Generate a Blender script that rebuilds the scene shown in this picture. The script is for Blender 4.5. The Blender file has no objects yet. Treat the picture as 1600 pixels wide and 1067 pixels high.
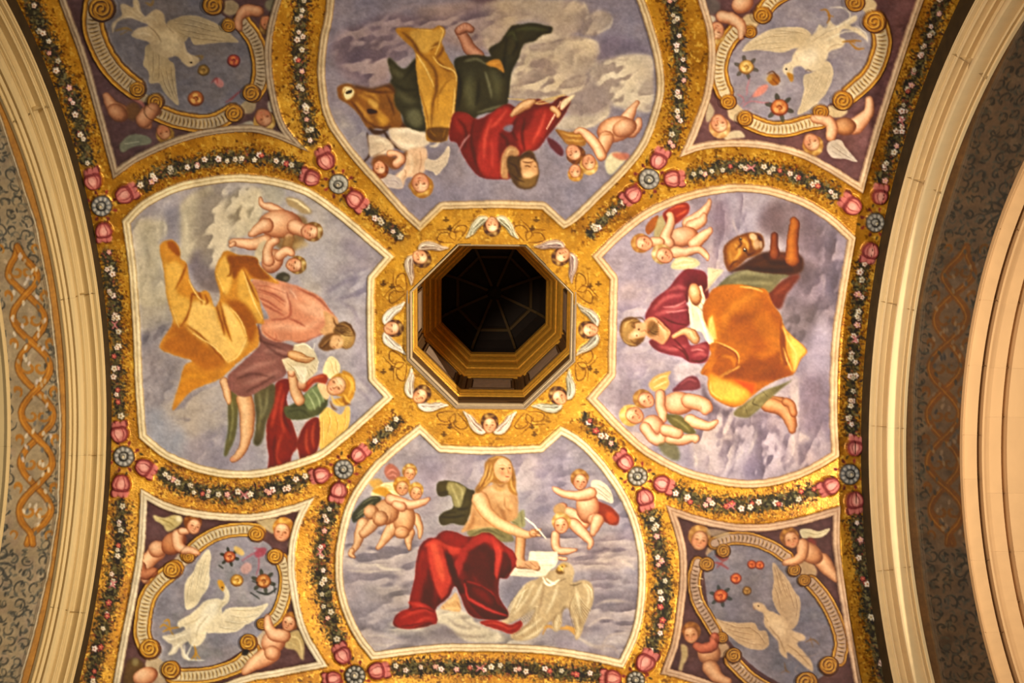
# Painted chapel vault seen from the floor: gold bands, frescoes, octagonal lantern, two stone arches.
import bpy, math, random
import numpy as np
from mathutils import Matrix, Vector
sc = bpy.context.scene
C = sc.collection

# ---------------------------------------------------------------- camera
EYE = 1.6
FPX, PITCH, YAW, ROLL = 1407.35, .1432, -.0128, .0123
CAM = np.array([.0749, -1.3425, EYE])
def _rot():
    cp, sp, cy, sy, cr, sr = math.cos(PITCH), math.sin(PITCH), math.cos(YAW), math.sin(YAW), math.cos(ROLL), math.sin(ROLL)
    Rx = np.array([[1, 0, 0], [0, cp, -sp], [0, sp, cp]]); Ry = np.array([[cy, 0, sy], [0, 1, 0], [-sy, 0, cy]]); Rz = np.array([[cr, -sr, 0], [sr, cr, 0], [0, 0, 1]])
    return Rz@Rx@Ry
RC = _rot()                                  # world -> eye (x right, y down, z forward)
cd = bpy.data.cameras.new('camera'); cam = bpy.data.objects.new('camera', cd); C.objects.link(cam)
cd.sensor_width = 36; cd.lens = FPX/1600*36; cd.clip_start = .05; cd.clip_end = 60
M = Matrix.Identity(4)
for i in range(3):
    M[i][0] = RC[0][i]; M[i][1] = -RC[1][i]; M[i][2] = -RC[2][i]; M[i][3] = CAM[i]
cam.matrix_world = M; sc.camera = cam

# ---------------------------------------------------------------- light and exposure
sc.view_settings.view_transform = 'Standard'; sc.view_settings.look = 'None'; sc.view_settings.gamma = 1
sc.view_settings.use_curve_mapping = False; sc.view_settings.exposure = -0.17
w = bpy.data.worlds.new('chapel_dusk'); sc.world = w; w.use_nodes = True
bg = w.node_tree.nodes['Background']; bg.inputs[0].default_value = (1, .78, .55, 1); bg.inputs[1].default_value = .07
def area(name, loc, target, size, power, color=(1, .85, .64), spread=180):
    l = bpy.data.lights.new(name, 'AREA'); l.shape = 'DISK'; l.size = size; l.energy = power; l.color = color; l.spread = math.radians(spread)
    o = bpy.data.objects.new(name, l); C.objects.link(o); o.location = loc
    o.rotation_euler = (Vector(target)-Vector(loc)).to_track_quat('-Z', 'Y').to_euler(); return o
area('chapel_uplight', (-2.2, -3.0, 1.4), (.5, .9, 9.8), 1.0, 118, spread=84)
area('nave_uplight', (9.0, -.8, 1.9), (-.9, .9, 10.0), .22, 235, (1, .82, .58), spread=54)
area('nave_floor_lamp', (6.4, -2.4, 1.2), (4.8, -2.0, 9.0), .6, 5, (1, .8, .6), spread=60)
area('choir_uplight', (.3, 3.3, 2.6), (.1, 1.0, 10), .5, 50)
area('arch_fill_light', (-3.3, -1.2, 2.4), (3.7, -.4, 9.6), .4, 48, (1, .86, .66), spread=50)  # added unseen fill lamp to brighten the right arch mouldings
# ---------------------------------------------------------------- fresco paint: pigment colours of the painted plaster
MG = 80                                    # painted margin beyond the picture edge
CW, CH = 1600 + 2*MG, 1067 + 2*MG
CV = np.zeros((CH, CW, 3), np.float32)     # pigment colour
ID = np.zeros((CH, CW), np.int16)          # which part owns a spot
rng = np.random.default_rng(7)

def noise(cell, seed=0, shape=None, ax=1.0, ay=1.0):
    h, w = shape or (CH, CW)
    r = np.random.default_rng(seed)
    cy, cx = cell*ay, cell*ax
    g = r.random((int(h/cy)+3, int(w/cx)+3)).astype(np.float32)
    y = np.arange(h)/cy; x = np.arange(w)/cx
    yi = y.astype(int); xi = x.astype(int)
    fy = (y-yi); fx = (x-xi); fy = (fy*fy*(3-2*fy))[:, None].astype(np.float32); fx = (fx*fx*(3-2*fx))[None].astype(np.float32)
    a = g[yi][:, xi]; b = g[yi][:, xi+1]; c = g[yi+1][:, xi]; d = g[yi+1][:, xi+1]
    return (a*(1-fx)+b*fx)*(1-fy) + (c*(1-fx)+d*fx)*fy

def fbm(cell, seed=0, oct=4, **k):
    o = 0; t = 0; a = 1.0
    for i in range(oct):
        o = o + a*noise(max(cell/2**i, 1.2), seed+i*17, **k); t += a; a *= .55
    return o/t

def col(c):
    if not isinstance(c, str): return np.array(c, np.float32)
    if len(c) == 3: c = c[0]*2+c[1]*2+c[2]*2
    return np.array([int(c[i:i+2], 16)/255 for i in (0, 2, 4)], np.float32)

_o = [0.0, 0.0, 1.0]
def O(x, y, s=5.0): _o[:] = [x, y, s]
def P(t):
    a = np.array([[float(v) for v in q.split(',')] for q in t.split()]) if isinstance(t, str) else np.array(t, float)
    a = a.copy(); a[:, :2] = a[:, :2]/_o[2] + [_o[0], _o[1]]
    if a.shape[1] > 2: a[:, 2:] /= _o[2]
    return a
def smooth(p, closed, n=5):
    if len(p) < 3: return p
    if closed: q = np.vstack([p[-1], p, p[0], p[1]])
    else: q = np.vstack([2*p[0]-p[1], p, 2*p[-1]-p[-2]])
    t = np.linspace(0, 1, n, endpoint=False)[:, None]
    out = []
    for i in range(1, len(q)-2):
        a, b, c, d = q[i-1], q[i], q[i+1], q[i+2]
        out.append(.5*((2*b)+(c-a)*t+(2*a-5*b+4*c-d)*t*t+(3*b-a-3*c+d)*t**3))
    out = np.vstack(out)
    return out if closed else np.vstack([out, q[-2]])

def gblur(m, s):
    if s < .35: return m
    r = int(math.ceil(2.2*s)); k = np.exp(-.5*(np.arange(-r, r+1)/s)**2); k /= k.sum()
    H, W = m.shape
    o = np.zeros_like(m); p = np.pad(m, ((r, r), (0, 0)))
    for i, w in enumerate(k): o += w*p[i:i+H]
    q = np.pad(o, ((0, 0), (r, r))); o = np.zeros_like(m)
    for i, w in enumerate(k): o += w*q[:, i:i+W]
    return o

def raster(p, s):
    """soft coverage mask of a closed polygon (photo pixels) -> (mask, y0, x0)"""
    p = p + MG
    pad = int(3*s)+2
    x0 = int(max(0, math.floor(p[:, 0].min())-pad)); x1 = int(min(CW, math.ceil(p[:, 0].max())+pad))
    y0 = int(max(0, math.floor(p[:, 1].min())-pad)); y1 = int(min(CH, math.ceil(p[:, 1].max())+pad))
    if x1 <= x0+1 or y1 <= y0+1: return None
    W, H = x1-x0, y1-y0; SS = 3
    a = p; b = np.roll(p, -1, 0)
    ya, yb = (a[:, 1]-y0)*SS, (b[:, 1]-y0)*SS
    rows = np.arange(H*SS)+.5
    lo, hi = np.minimum(ya, yb), np.maximum(ya, yb)
    ei, ri = np.nonzero((rows[None] >= lo[:, None]) & (rows[None] < hi[:, None]))
    if len(ei) == 0: return None
    t = (rows[ri]-ya[ei])/(yb[ei]-ya[ei])
    x = np.clip(a[ei, 0]+t*(b[ei, 0]-a[ei, 0])-x0, 0, W-1.001)
    sg = np.where(yb[ei] > ya[ei], 1., -1.)
    xi = x.astype(int); f = x-xi
    buf = np.zeros((H*SS, W+1), np.float32)
    np.add.at(buf, (ri, xi), sg*(1-f)); np.add.at(buf, (ri, xi+1), sg*f)
    m = np.clip(np.abs(np.cumsum(buf, 1)[:, :W]), 0, 1).reshape(H, SS, W).mean(1)
    return gblur(m, s), y0, x0

_cur = [0]; _last = [None]; _clip = [None]
PARTS = {}          # id -> (name, parent id, info)
def part(name, parent=0, **info):
    i = len(PARTS)+1; PARTS[i] = (name, parent, info); _cur[0] = i; _clip[0] = None
    return i
def use(i): _cur[0] = i; _clip[0] = None

def lay(r, c, op=1, cl=0, own=True):
    if r is None: return
    m, y0, x0 = r; H, W = m.shape
    if cl and _last[0] is not None:
        M = np.zeros((H, W), np.float32); lm, ly, lx = _last[0]
        ya, yb = max(y0, ly), min(y0+H, ly+lm.shape[0]); xa, xb = max(x0, lx), min(x0+W, lx+lm.shape[1])
        if ya >= yb or xa >= xb: return
        M[ya-y0:yb-y0, xa-x0:xb-x0] = lm[ya-ly:yb-ly, xa-lx:xb-lx]; m = m*M
    if _clip[0] is not None: m = m*_clip[0][y0:y0+H, x0:x0+W]
    v = CV[y0:y0+H, x0:x0+W]; a = (m*op)[..., None]
    v += a*(col(c)-v)
    if own and not cl and op > .6:
        ID[y0:y0+H, x0:x0+W][m > .5] = _cur[0]
    return m, y0, x0

def F(c, pts, s=.6, op=1, k=1, cl=0):
    p = P(pts)
    if k: p = smooth(p, True)
    r = lay(raster(p, s), c, op, cl)
    if not cl: _last[0] = r
    return r
def ribbon(p, w):
    d = np.gradient(p, axis=0); n = np.stack([-d[:, 1], d[:, 0]], 1); n /= np.maximum(np.linalg.norm(n, axis=1), 1e-6)[:, None]
    w = w[:, None]; A = p+n*w; B = p-n*w
    def cap(c, q, r):
        if r < .5: return np.zeros((0, 2))
        a0 = math.atan2(q[1]-c[1], q[0]-c[0]); return np.array([[c[0]+r*math.cos(a0-t), c[1]+r*math.sin(a0-t)] for t in np.linspace(.3, math.pi-.3, 5)])
    return np.vstack([A, cap(p[-1], A[-1], w[-1, 0]), B[::-1], cap(p[0], B[0], w[0, 0])])
def S(c, pts, w=2., w2=None, s=.5, op=1, cl=1, own=False):
    """strokes: several separated by ';'. w in crop units -> taper to w2 at both ends when w2 is given"""
    for q in (pts.split(';') if isinstance(pts, str) else [pts]):
        p = smooth(P(q), False)
        t = np.linspace(0, 1, len(p)); w_ = w/_o[2]/2; s = min(s, max(.4, w_*.75)); e = (w if w2 is None else w2)/_o[2]/2
        ww = e+(w_-e)*np.sin(np.pi*np.clip(t*.92+.04, 0, 1))
        lay(raster(ribbon(p[:, :2], ww), s), c, op, cl, own)
def E(c, x, y, rx, ry=None, a=0, s=.6, op=1, cl=0):
    ry = rx if ry is None else ry
    t = np.linspace(0, 2*math.pi, 25)[:-1]; ca, sa = math.cos(math.radians(a)), math.sin(math.radians(a))
    X = x+rx*np.cos(t)*ca-ry*np.sin(t)*sa; Y = y+rx*np.cos(t)*sa+ry*np.sin(t)*ca
    r = lay(raster(P(np.stack([X, Y], 1)), s), c, op, cl)
    if not cl: _last[0] = r
FL = ('e0b48a', 'c69068', '85502f')        # flesh: light, mid, dark
PK = ('efc29c', 'd49672', '8a5034')
def L(pts, pal=FL, hl=(-.25, -.25), s=.6, op=1):
    """a rounded limb: 'x,y,r x,y,r ...' modelled light / mid / dark"""
    p = smooth(P(pts), False); c = p[:, :2]; r = p[:, 2]
    o = lay(raster(ribbon(c, r), s), pal[2], op); _last[0] = o
    h = np.array(hl); m = r.mean()
    lay(raster(ribbon(c+h*r[:, None]*.3, r*.88), m*.22+.3), pal[1], 1, 1)
    lay(raster(ribbon(c+h*r[:, None], r*.45), m*.28+.3), pal[0], .95, 1)
def B(x, y, rx, ry, a=0, pal=FL, hl=(-.25, -.25), s=.6):
    """a rounded body mass"""
    E(pal[2], x, y, rx, ry, a, s); m = min(rx, ry)/_o[2]
    E(pal[1], x+hl[0]*rx*.4, y+hl[1]*ry*.4, rx*.88, ry*.88, a, m*.2+.4, 1, 1)
    E(pal[0], x+hl[0]*rx, y+hl[1]*ry, rx*.48, ry*.48, a, m*.28+.3, .95, 1)
def H(x, y, r, a=0, fx=0., fy=0., pal=FL, hair='8a5a28', hl='c89a55', ear=0, beard=None, own=True):
    """painted head, crown pointing up turned by a degrees; features shifted by (fx, fy)"""
    ca, sa = math.cos(math.radians(a)), math.sin(math.radians(a))
    def T(u, v): return x+r*(u*ca-v*sa), y+r*(u*sa+v*ca)
    px = r/_o[2]
    X, Y = T(-fx*.25, -.18); E(hair, X, Y, r*1.0, r*1.02, a, .6)
    full = _last[0]
    X, Y = T(-fx*.3-.2, -.75); E(hl, X, Y, r*.45, r*.25, a, px*.12, .7, 1)
    for k in range(7):
        an = math.pi*(1.05+.9*k/6); X, Y = T(-fx*.25+.82*math.cos(an), -.18+.82*math.sin(an)); E((hl, hair)[k % 2], X, Y, r*.22, r*.15, a+k*40, max(.5, px*.06), .4)
    X, Y = T(fx*.3, .18+fy*.15); E(pal[2], X, Y, r*.76, r*.88, a, .5)
    E(pal[1], X, Y, r*.7, r*.82, a, px*.08+.2, 1, 1)
    X, Y = T(fx*.3-.12, -.22); E(pal[0], X, Y, r*.42, r*.3, a, px*.12+.2, .9, 1)
    for sd in (-1, 1):
        X, Y = T(fx*.45+.42*sd, .38+fy*.3); E('cf6a52', X, Y, r*.2, r*.17, a, px*.12+.3, .42, 1)
    X, Y = T(fx*.5, .62+fy*.3); E(pal[0], X, Y+0, r*.2, r*.2, a, px*.1+.2, .4, 1)
    if beard:
        X, Y = T(fx*.2, .85); E(beard, X, Y, r*.62, r*.5, a, px*.08+.3, .95)
        X, Y = T(fx*.2-.5, .4); E(beard, X, Y, r*.2, r*.45, a, px*.08, .8)
    def st(c, pts, w, op=.85):
        q = [T(u+fx*.5, v+fy*.35) for u, v in pts]
        S(c, ' '.join('%f,%f' % t for t in q), r*w, r*w*.4, max(.25, px*.04), op, 0)
    for sd in (-1, 1):
        st('7a4c30', [(.14*sd, .1), (.33*sd, .02), (.5*sd, .12)], .08, .6)
        X, Y = T(.33*sd+fx*.5, .1+fy*.35); E('4a2c1c', X, Y, r*.085, r*.06, a, max(.3, px*.05), .75)
        st('7a4c2a', [(.1*sd, -.16), (.32*sd, -.23), (.54*sd, -.14)], .07, .35)
    st('9a5c3c', [(.07, .08), (.12, .4), (-.08, .44)], .09, .8)
    st(pal[0], [(0, 0), (.01, .34)], .09, .8)
    st('a84838', [(-.17, .62), (0, .65), (.17, .62)], .1, .8)
def clouds(pts, hi, lo, cell=30, seed=0, ax=1., ay=1., soft=4, op=.8, thr=.42, lx=-1., ly=-1.):
    """billowing painted cloud: a broken mass modelled light on one side and dark on the other"""
    r = raster(smooth(P(pts), True), soft*1.3); m, y0, x0 = r; H_, W_ = m.shape; cell = cell*1.9
    n = fbm(cell, seed, 4, shape=(H_+8, W_+8), ax=ax, ay=ay); b = gblur(n, 2.2)
    d = (lx*(b[4:-4, 2:-6]-b[4:-4, 6:-2])+ly*(b[2:-6, 4:-4]-b[6:-2, 4:-4]))*cell*.5
    n = n[4:-4, 4:-4]; a = m*np.clip((n-thr)*2.6+.1, 0, 1)*op
    if _clip[0] is not None: a = a*_clip[0][y0:y0+H_, x0:x0+W_]
    t = np.clip(.52-d*1.25+(n-.5)*1.1, 0, 1)[..., None]; c = col(lo)*(1-t)+col(hi)*t
    v = CV[y0:y0+H_, x0:x0+W_]; v += a[..., None]*(c-v)
def fan(c, x0, y0, x1, y1, x2, y2, n, w=8, bend=.12, op=.6):
    """a fan of fine feather or hair strokes from one root towards a line of tips"""
    for i in range(n):
        t = (i+.5)/n; X = x1+(x2-x1)*t; Y = y1+(y2-y1)*t; mx, my = (x0+X)/2-(Y-y0)*bend, (y0+Y)/2+(X-x0)*bend
        S(c, [(x0+(mx-x0)*.4, y0+(my-y0)*.4), (mx, my), (X, Y)], w, w*.3, .4, op, 0)
def W(c, hi, lo, pts, ribs, s=.6):
    """a feathered wing: outline, then feather lines 'x,y x,y;...' light with dark beside"""
    F(c, pts, s)
    for q in ribs.split(';'):
        S(lo, q, 9, 3, .6, .6); a = P(q)
        S(hi, ' '.join('%f,%f' % ((u-_o[0]+.8)*_o[2], (v-_o[1]-.8)*_o[2]) for u, v in a), 5, 1, .5, .75)
HT = np.zeros((CH, CW), np.float32)        # relief of the stucco in metres
_yy, _xx = np.mgrid[0:CH, 0:CW].astype(np.float32); _yy -= MG; _xx -= MG
def raise_(r, h):
    if r is None: return
    m, y0, x0 = r; v = HT[y0:y0+m.shape[0], x0:x0+m.shape[1]]; np.maximum(v, m*h, out=v)

def outline(t, n=6):
    """'x,y' tokens, '!' after a sharp corner; straight or splined in between -> closed polygon"""
    tk = t.split(); pts = [tuple(float(v) for v in q.strip('!').split(',')) for q in tk]; cn = [q.endswith('!') for q in tk]
    k = cn.index(True); pts = pts[k:]+pts[:k]; cn = cn[k:]+cn[:k]; pts.append(pts[0]); cn.append(True)
    out = []; i = 0
    while i < len(pts)-1:
        j = i+1
        while not cn[j]: j += 1
        seg = smooth(np.array(pts[i:j+1]), False, n); out.append(seg[:-1]); i = j
    return np.vstack(out)
def edge_dist(poly, x0, y0, x1, y1):
    X = _xx[y0+MG:y1+MG, x0+MG:x1+MG]; Y = _yy[y0+MG:y1+MG, x0+MG:x1+MG]
    D = np.full(X.shape, 1e9, np.float32); a = poly; b = np.roll(poly, -1, 0)
    for (ax, ay), (bx, by) in zip(a, b):
        if max(ax, bx) < x0-30 or min(ax, bx) > x1+30 or max(ay, by) < y0-30 or min(ay, by) > y1+30: continue
        lx0 = int(max(0, min(ax, bx)-26-x0)); lx1 = int(min(x1-x0, max(ax, bx)+26-x0)); ly0 = int(max(0, min(ay, by)-26-y0)); ly1 = int(min(y1-y0, max(ay, by)+26-y0))
        if lx1 <= lx0 or ly1 <= ly0: continue
        xs = X[ly0:ly1, lx0:lx1]-ax; ys = Y[ly0:ly1, lx0:lx1]-ay; dx, dy = bx-ax, by-ay; l2 = dx*dx+dy*dy
        if l2 < 1e-6: continue
        t = np.clip((xs*dx+ys*dy)/l2, 0, 1); d = np.hypot(xs-t*dx, ys-t*dy)
        v = D[ly0:ly1, lx0:lx1]; np.minimum(v, d, out=v)
    return D
INNER = {}
def framed(poly, w, tone, light, dark, fid, bid, sky):
    """stucco frame of width w inside outline poly (part fid) round a painted ground (part bid)"""
    x0, y0 = np.floor(poly.min(0)).astype(int)-4; x1, y1 = np.ceil(poly.max(0)).astype(int)+4
    x0 = max(x0, -MG); y0 = max(y0, -MG); x1 = min(x1, 1600+MG); y1 = min(y1, 1067+MG)
    m = np.zeros((CH, CW), np.float32); r = raster(poly, 0)
    m[r[1]:r[1]+r[0].shape[0], r[2]:r[2]+r[0].shape[1]] = r[0]
    m = m[y0+MG:y1+MG, x0+MG:x1+MG]; D = edge_dist(poly, x0, y0, x1, y1)
    D = np.where(m > .5, D, -D)
    v = CV[y0+MG:y1+MG, x0+MG:x1+MG]; ids = ID[y0+MG:y1+MG, x0+MG:x1+MG]; h = HT[y0+MG:y1+MG, x0+MG:x1+MG]
    ins = np.clip(D-w+.5, 0, 1)
    full = np.clip(D+.5, 0, 1)
    u = D/w
    c = np.zeros(v.shape, np.float32)+col(tone)
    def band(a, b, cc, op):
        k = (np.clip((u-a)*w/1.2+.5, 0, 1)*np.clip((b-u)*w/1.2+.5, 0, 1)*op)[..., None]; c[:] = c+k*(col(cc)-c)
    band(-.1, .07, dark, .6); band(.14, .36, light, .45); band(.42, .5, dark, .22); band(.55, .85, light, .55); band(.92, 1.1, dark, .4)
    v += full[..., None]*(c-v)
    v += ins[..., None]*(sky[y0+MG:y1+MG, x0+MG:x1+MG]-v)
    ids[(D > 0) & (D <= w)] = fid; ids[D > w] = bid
    prof = np.interp(u, [-.02, .08, .3, .42, .5, .62, .85, 1, 1.04], [0, .014, .022, .016, .014, .024, .02, .006, 0]).astype(np.float32)
    np.maximum(h, np.where(full > 0, prof, 0), out=h)
    M = np.zeros((CH, CW), np.float32); M[y0+MG:y1+MG, x0+MG:x1+MG] = ins
    INNER[bid] = M

# gold ground -------------------------------------------------
CEIL = part('ceiling')
n1 = fbm(60, 1, 5); n2 = fbm(5, 2, 3); n3 = fbm(9, 5, 3)
CV[:] = col('bf882c')
for m_, c_ in ((np.clip((n1-.5)*4, 0, 1), 'dca840'), (np.clip((.47-n1)*4, 0, 1), '9c6a1e'), (np.clip((n2-.58)*5, 0, 1), 'e8bf50'), (np.clip((n3-.6)*7, 0, 1)*np.clip((n2-.45)*6, 0, 1), '6e4818')):
    CV += (m_*.75)[..., None]*(col(c_)-CV)
ID[:] = CEIL

# sky grounds ------------------------------------------------
def sky_map(base, tones, seed, cell=70):
    s = np.zeros((CH, CW, 3), np.float32)+col(base)
    for i, (c, lo, op, ax, ay) in enumerate(tones):
        n = fbm(cell, seed+i*31, 5, ax=ax, ay=ay); k = (np.clip((n-lo)*6, 0, 1)*op)[..., None]; s += k*(col(c)-s)
    g = (fbm(5, seed+99, 2, ax=1.6)-.5)*.05; s += g[..., None]
    lum = s.mean(2, keepdims=True); s += .32*(lum*np.array([1.03, .985, .985], np.float32)-s)
    return s

TOPP = "518,-30 506,30 499,60 495,110 500,160 510,192 526,218 554,254 592,296 628,336 656,362! 692,327! 770,325 846,327! 880,358! 900,346 940,308 980,268 1008,232 1026,190 1038,140 1034,90 1020,36 1004,-10 985,-50 930,-72! 770,-78 570,-70!"
LEFP = "190,344! 220,314 270,288 320,276 370,271 420,275 470,288 500,304 540,334 580,368 617,400! 586,436! 585,500 587,588! 616,620! 570,662 535,692 500,718 460,732 410,745 360,747 310,738 260,718 235,700 216,684! 213,640 210,600 207,520 203,460 199,410"
RIGP = "924,400! 960,364 1000,332 1040,311 1090,295 1140,287 1170,287 1210,293 1260,311 1300,336 1337,370! 1328,420 1318,482 1313,514 1309,570 1308,650 1311,713! 1280,732 1240,750 1192,761 1140,760 1080,747 1040,730 1000,706 960,670 930,638 915,622! 949,582! 950,520 952,436!"
BOTP = "656,661! 690,694! 765,697 842,694! 875,664! 908,684 940,716 972,760 992,800 1003,836 1009,874 1008,934 998,990 974,1044! 908,1030 840,1021 760,1018 680,1019 580,1031! 556,1000 536,960 524,914 523,870 526,846 532,816 546,776 576,732 606,702 632,680"
TLP = "176,280! 163,230 150,182 124,90 95,10 70,-60! 250,-76 460,-60! 440,0 426,60 427,120 440,180 456,208 484,238! 420,212 375,206 300,217 225,247"
TRP = "1060,246! 1084,190 1102,130 1105,60 1090,0 1070,-60! 1260,-76 1470,-60! 1443,0 1399,131 1365,240 1348,303! 1300,272 1250,246 1200,233 1150,229 1100,233"
BLP = "219,762! 260,784 300,795 350,801 400,801 450,790 492,776! 470,820 461,870 466,930 480,985 513,1042! 440,1056 380,1068 280,1105 165,1130! 187,1004 202,929 214,854"
BRP = "1039,788! 1100,808 1150,817 1200,817 1256,806 1313,789! 1312,850 1322,929 1346,1067 1362,1130! 1200,1105 1080,1066 1031,1053! 1048,1004 1056,954 1061,900 1058,850"
EV = {}
def panel(key, name, pts, tone, light, dark, sky, label, cat, group, w=13):
    t = part(name, 0, label=label, category=cat, group=group); f = part('stucco_frame', t, label='cream stucco frame'); b = part('painted_ground', t)
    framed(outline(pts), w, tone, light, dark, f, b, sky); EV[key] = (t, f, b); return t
skB = sky_map('9a8f9c', [('8b8299', .5, .7, 2, 1), ('b7a7a6', .52, .7, 2.6, .8), ('807483', .56, .6, 2, 1)], 11)
skL = sky_map('a197a3', [('9089a4', .5, .8, 1, 1.4), ('b6a79c', .52, .7, 1, 1.6), ('8d7f84', .6, .6, 1, 1)], 12)
skR = sky_map('9e8ca2', [('8f82a4', .5, .8, .8, 2), ('b09a9e', .52, .7, .8, 2), ('7e6a7c', .58, .6, .8, 2)], 13)
skT = sky_map('857b93', [('7b7494', .5, .8, 1.4, 1), ('978792', .55, .6, 2, 1)], 14)
T_ = panel('T', 'evangelist_fresco', TOPP, 'b89a76', 'd8bd96', '7d5c42', skT, 'octagon-side fresco with a red-robed writer seated by a brown ox, above the lantern opening', 'fresco', 'four frescoes of writers round the lantern')
L_ = panel('L', 'evangelist_fresco', LEFP, 'cdb48a', 'e9d6ae', '7a5a3a', skL, 'fresco with a bearded man in pink and yellow beside an angel, left of the lantern', 'fresco', 'four frescoes of writers round the lantern')
R_ = panel('R', 'evangelist_fresco', RIGP, 'c8a27c', 'e2c29a', '80573c', skR, 'fresco with a man in crimson and orange beside a brown lion, right of the lantern', 'fresco', 'four frescoes of writers round the lantern')
B_ = panel('B', 'evangelist_fresco', BOTP, 'cdb08a', 'ecd8b4', '7a5a3e', skB, 'fresco with a long-haired youth in a red cloak and a pale eagle, below the lantern', 'fresco', 'four frescoes of writers round the lantern')

# ================= lower fresco
_g = EV['B'][2]; use(_g); _clip[0] = INNER[_g]
O(520,680)
F('8c7d86','90,1000 90,700 400,760 700,800 1000,760 1600,760 1600,1100 90,1100',8,.5)
F('a59496','80,1180 420,1020 640,1100 640,1300 100,1280',4,.5)
S('cfc0aa','330,1000 400,1040 560,1050',26,4,1,.8,0); S('c6b6a4','110,1055 300,1065 560,1080',20,4,1.2,.6,0); S('b0a1a4','150,890 360,920 620,960;140,980 350,960 560,990',16,4,2,.7,0)
S('847783','120,1120 400,1150 640,1160;300,930 500,870 640,900',30,6,3,.5,0)
F('bfa9a8','1450,200 1600,170 1600,330 1400,330 1450,260',6,.6)
F('a393a0','1000,160 1500,160 1500,260 900,420 700,330',10,.5)
F('7f7594','620,180 860,200 820,500 700,600',8,.45)
O(520,854)
F('76706f','220,300 420,280 600,330 520,420 300,430',6,.45)
F('5b5560','420,560 560,480 900,600 1000,700 620,740',6,.55)
F('c9b9a0','790,500 960,490 1080,540 1140,610 1330,680 1390,740 1060,740 900,620 820,590',2,.85)
S('8a7c78','900,560 980,620 1100,640;1000,540 1060,600 1160,640;900,660 1050,700 1200,700',22,6,2,.6,0)
F('a99aa0','240,660 460,690 540,740 460,790 280,760',3,.6)
S('c5b5a8','250,690 400,700 530,740;300,760 420,770 500,750',14,4,1.2,.7,0)
F('6f6a7e','1280,280 1600,240 1600,440 1340,460',6,.6)
O(760,680)
F('9d8fa6','240,160 460,130 640,20 560,400 300,420',8,.5)
F('c2b0ae','240,190 360,200 360,380 250,420',5,.6)
F('77708f','300,560 480,420 620,300 560,640 320,760',8,.5)
F('6d6478','300,760 620,760 900,760 700,900 330,900',8,.4)
F('a18c8c','620,900 900,780 1150,740 1160,1000 700,1060 600,980',5,.65)
S('c4aea2','650,1000 820,930 1000,850 1140,790;700,1050 900,990 1150,960',22,5,2,.7,0); S('7c6c78','700,960 900,900 1100,780;640,900 820,870 960,780',18,4,2,.6,0)
O(760,854)
S('cdb9a4','840,470 960,420 1160,440;1000,90 1100,130 1160,180;700,700 820,770 920,800',22,5,1.6,.8,0)
S('c0ab9c','780,640 900,560 1050,580;1110,660 960,700 900,790;840,780 980,780 1040,860',18,4,1.6,.7,0)
F('7c707f','820,190 1000,240 960,380 840,420',6,.55); F('77707f','860,600 1120,560 1120,640 900,700',5,.5)
F('8a7d90','560,720 760,760 1020,880 700,800 560,800',4,.5)
O(0,0,1)
clouds('530,850 600,830 660,860 650,1010 600,1030 545,980 525,900','b8a8a4','6c6674',34,501,2.2,.8,6,.7,.4)
clouds('545,860 620,845 660,870 655,910 560,905','cdbcae','847a80',22,502,2.6,.7,4,.75,.5)
clouds('840,830 900,820 1010,810 1020,960 960,1030 880,1010 900,900','baa6a2','645a6a',30,503,2.4,.8,6,.8,.42)
clouds('880,870 1000,840 1010,900 920,930','cbb6aa','7c6c74',20,504,2.8,.7,4,.75,.5)
clouds('640,700 840,700 850,800 700,830 620,780','b4a4aa','787090',40,505,1.4,1,8,.6,.48)
clouds('880,700 980,780 1000,840 880,850 850,760','8c8098','5c5674',34,506,1.4,1,8,.6,.45)
clouds('600,980 700,950 800,985 870,1000 880,1015 590,1015','c4b6a2','6a6468',22,507,2,.8,3,.8,.4)
# three putti at the left
q1=part('putto',B_,label='cherub seen from the back, arm stretched right'); q2=part('putto',B_,label='frontal cherub beneath the outstretched arm'); q3=part('putto',B_,label='cherub head behind, with a red wing'); use(q3); _clip[0]=INNER[_g]
O(520,680)
F('a86a5c','400,280 440,220 500,250 530,310 490,350 430,340',1); S('d08a7c','420,300 460,270 500,290;440,320 480,310 500,330',14,5,.7,.8)
use(q1); _clip[0]=INNER[_g]
F('c9963f','280,360 360,340 400,400 330,420',1.5,.8)
F('47503a','150,620 230,520 330,470 380,500 330,560 280,600 180,680 150,660',1.2); S('8f9a72','190,620 250,570 320,520;180,650 240,600 300,570;230,540 290,500 350,490',9,3,.6,.7)
F('d9c48c','350,400 420,370 490,370 520,440 500,520 440,500 400,470 300,470 330,420',1); F('c58f2c','310,430 370,400 430,420 460,470 440,510 400,480 330,450',1.2,.9); S('f0e0b0','370,390 430,380 480,400;430,430 470,450 500,500',9,3,.6,.9,0)
L('240,690,50 210,780,42 190,850,30 160,900,22 148,930,20'); L('150,900,22 140,930,18 165,950,12')
L('350,640,50 310,700,46 240,770,36'); use(q2); _clip[0]=INNER[_g]
L('470,720,52 420,790,40 380,850,26 350,880,16')
L('600,760,42 590,830,28 600,890,14'); L('650,640,34 680,720,26 680,800,12')
B(560,660,86,120,8); use(q1); _clip[0]=INNER[_g]; B(420,600,100,100,-50); B(300,600,60,58); B(370,650,62,60); S('85502f','340,560 330,630 320,690;460,600 450,660 440,720',8,3,.6,.5,0)
use(q2); _clip[0]=INNER[_g]; B(540,760,60,50,0); S('b4745a','500,760 540,740 600,750',8,3,.6,.6,0)
use(q1); _clip[0]=INNER[_g]; L('450,500,44 540,530,42 620,545,36 700,525,28 745,500,18',PK); L('490,540,30 540,560,40',PK)
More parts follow.
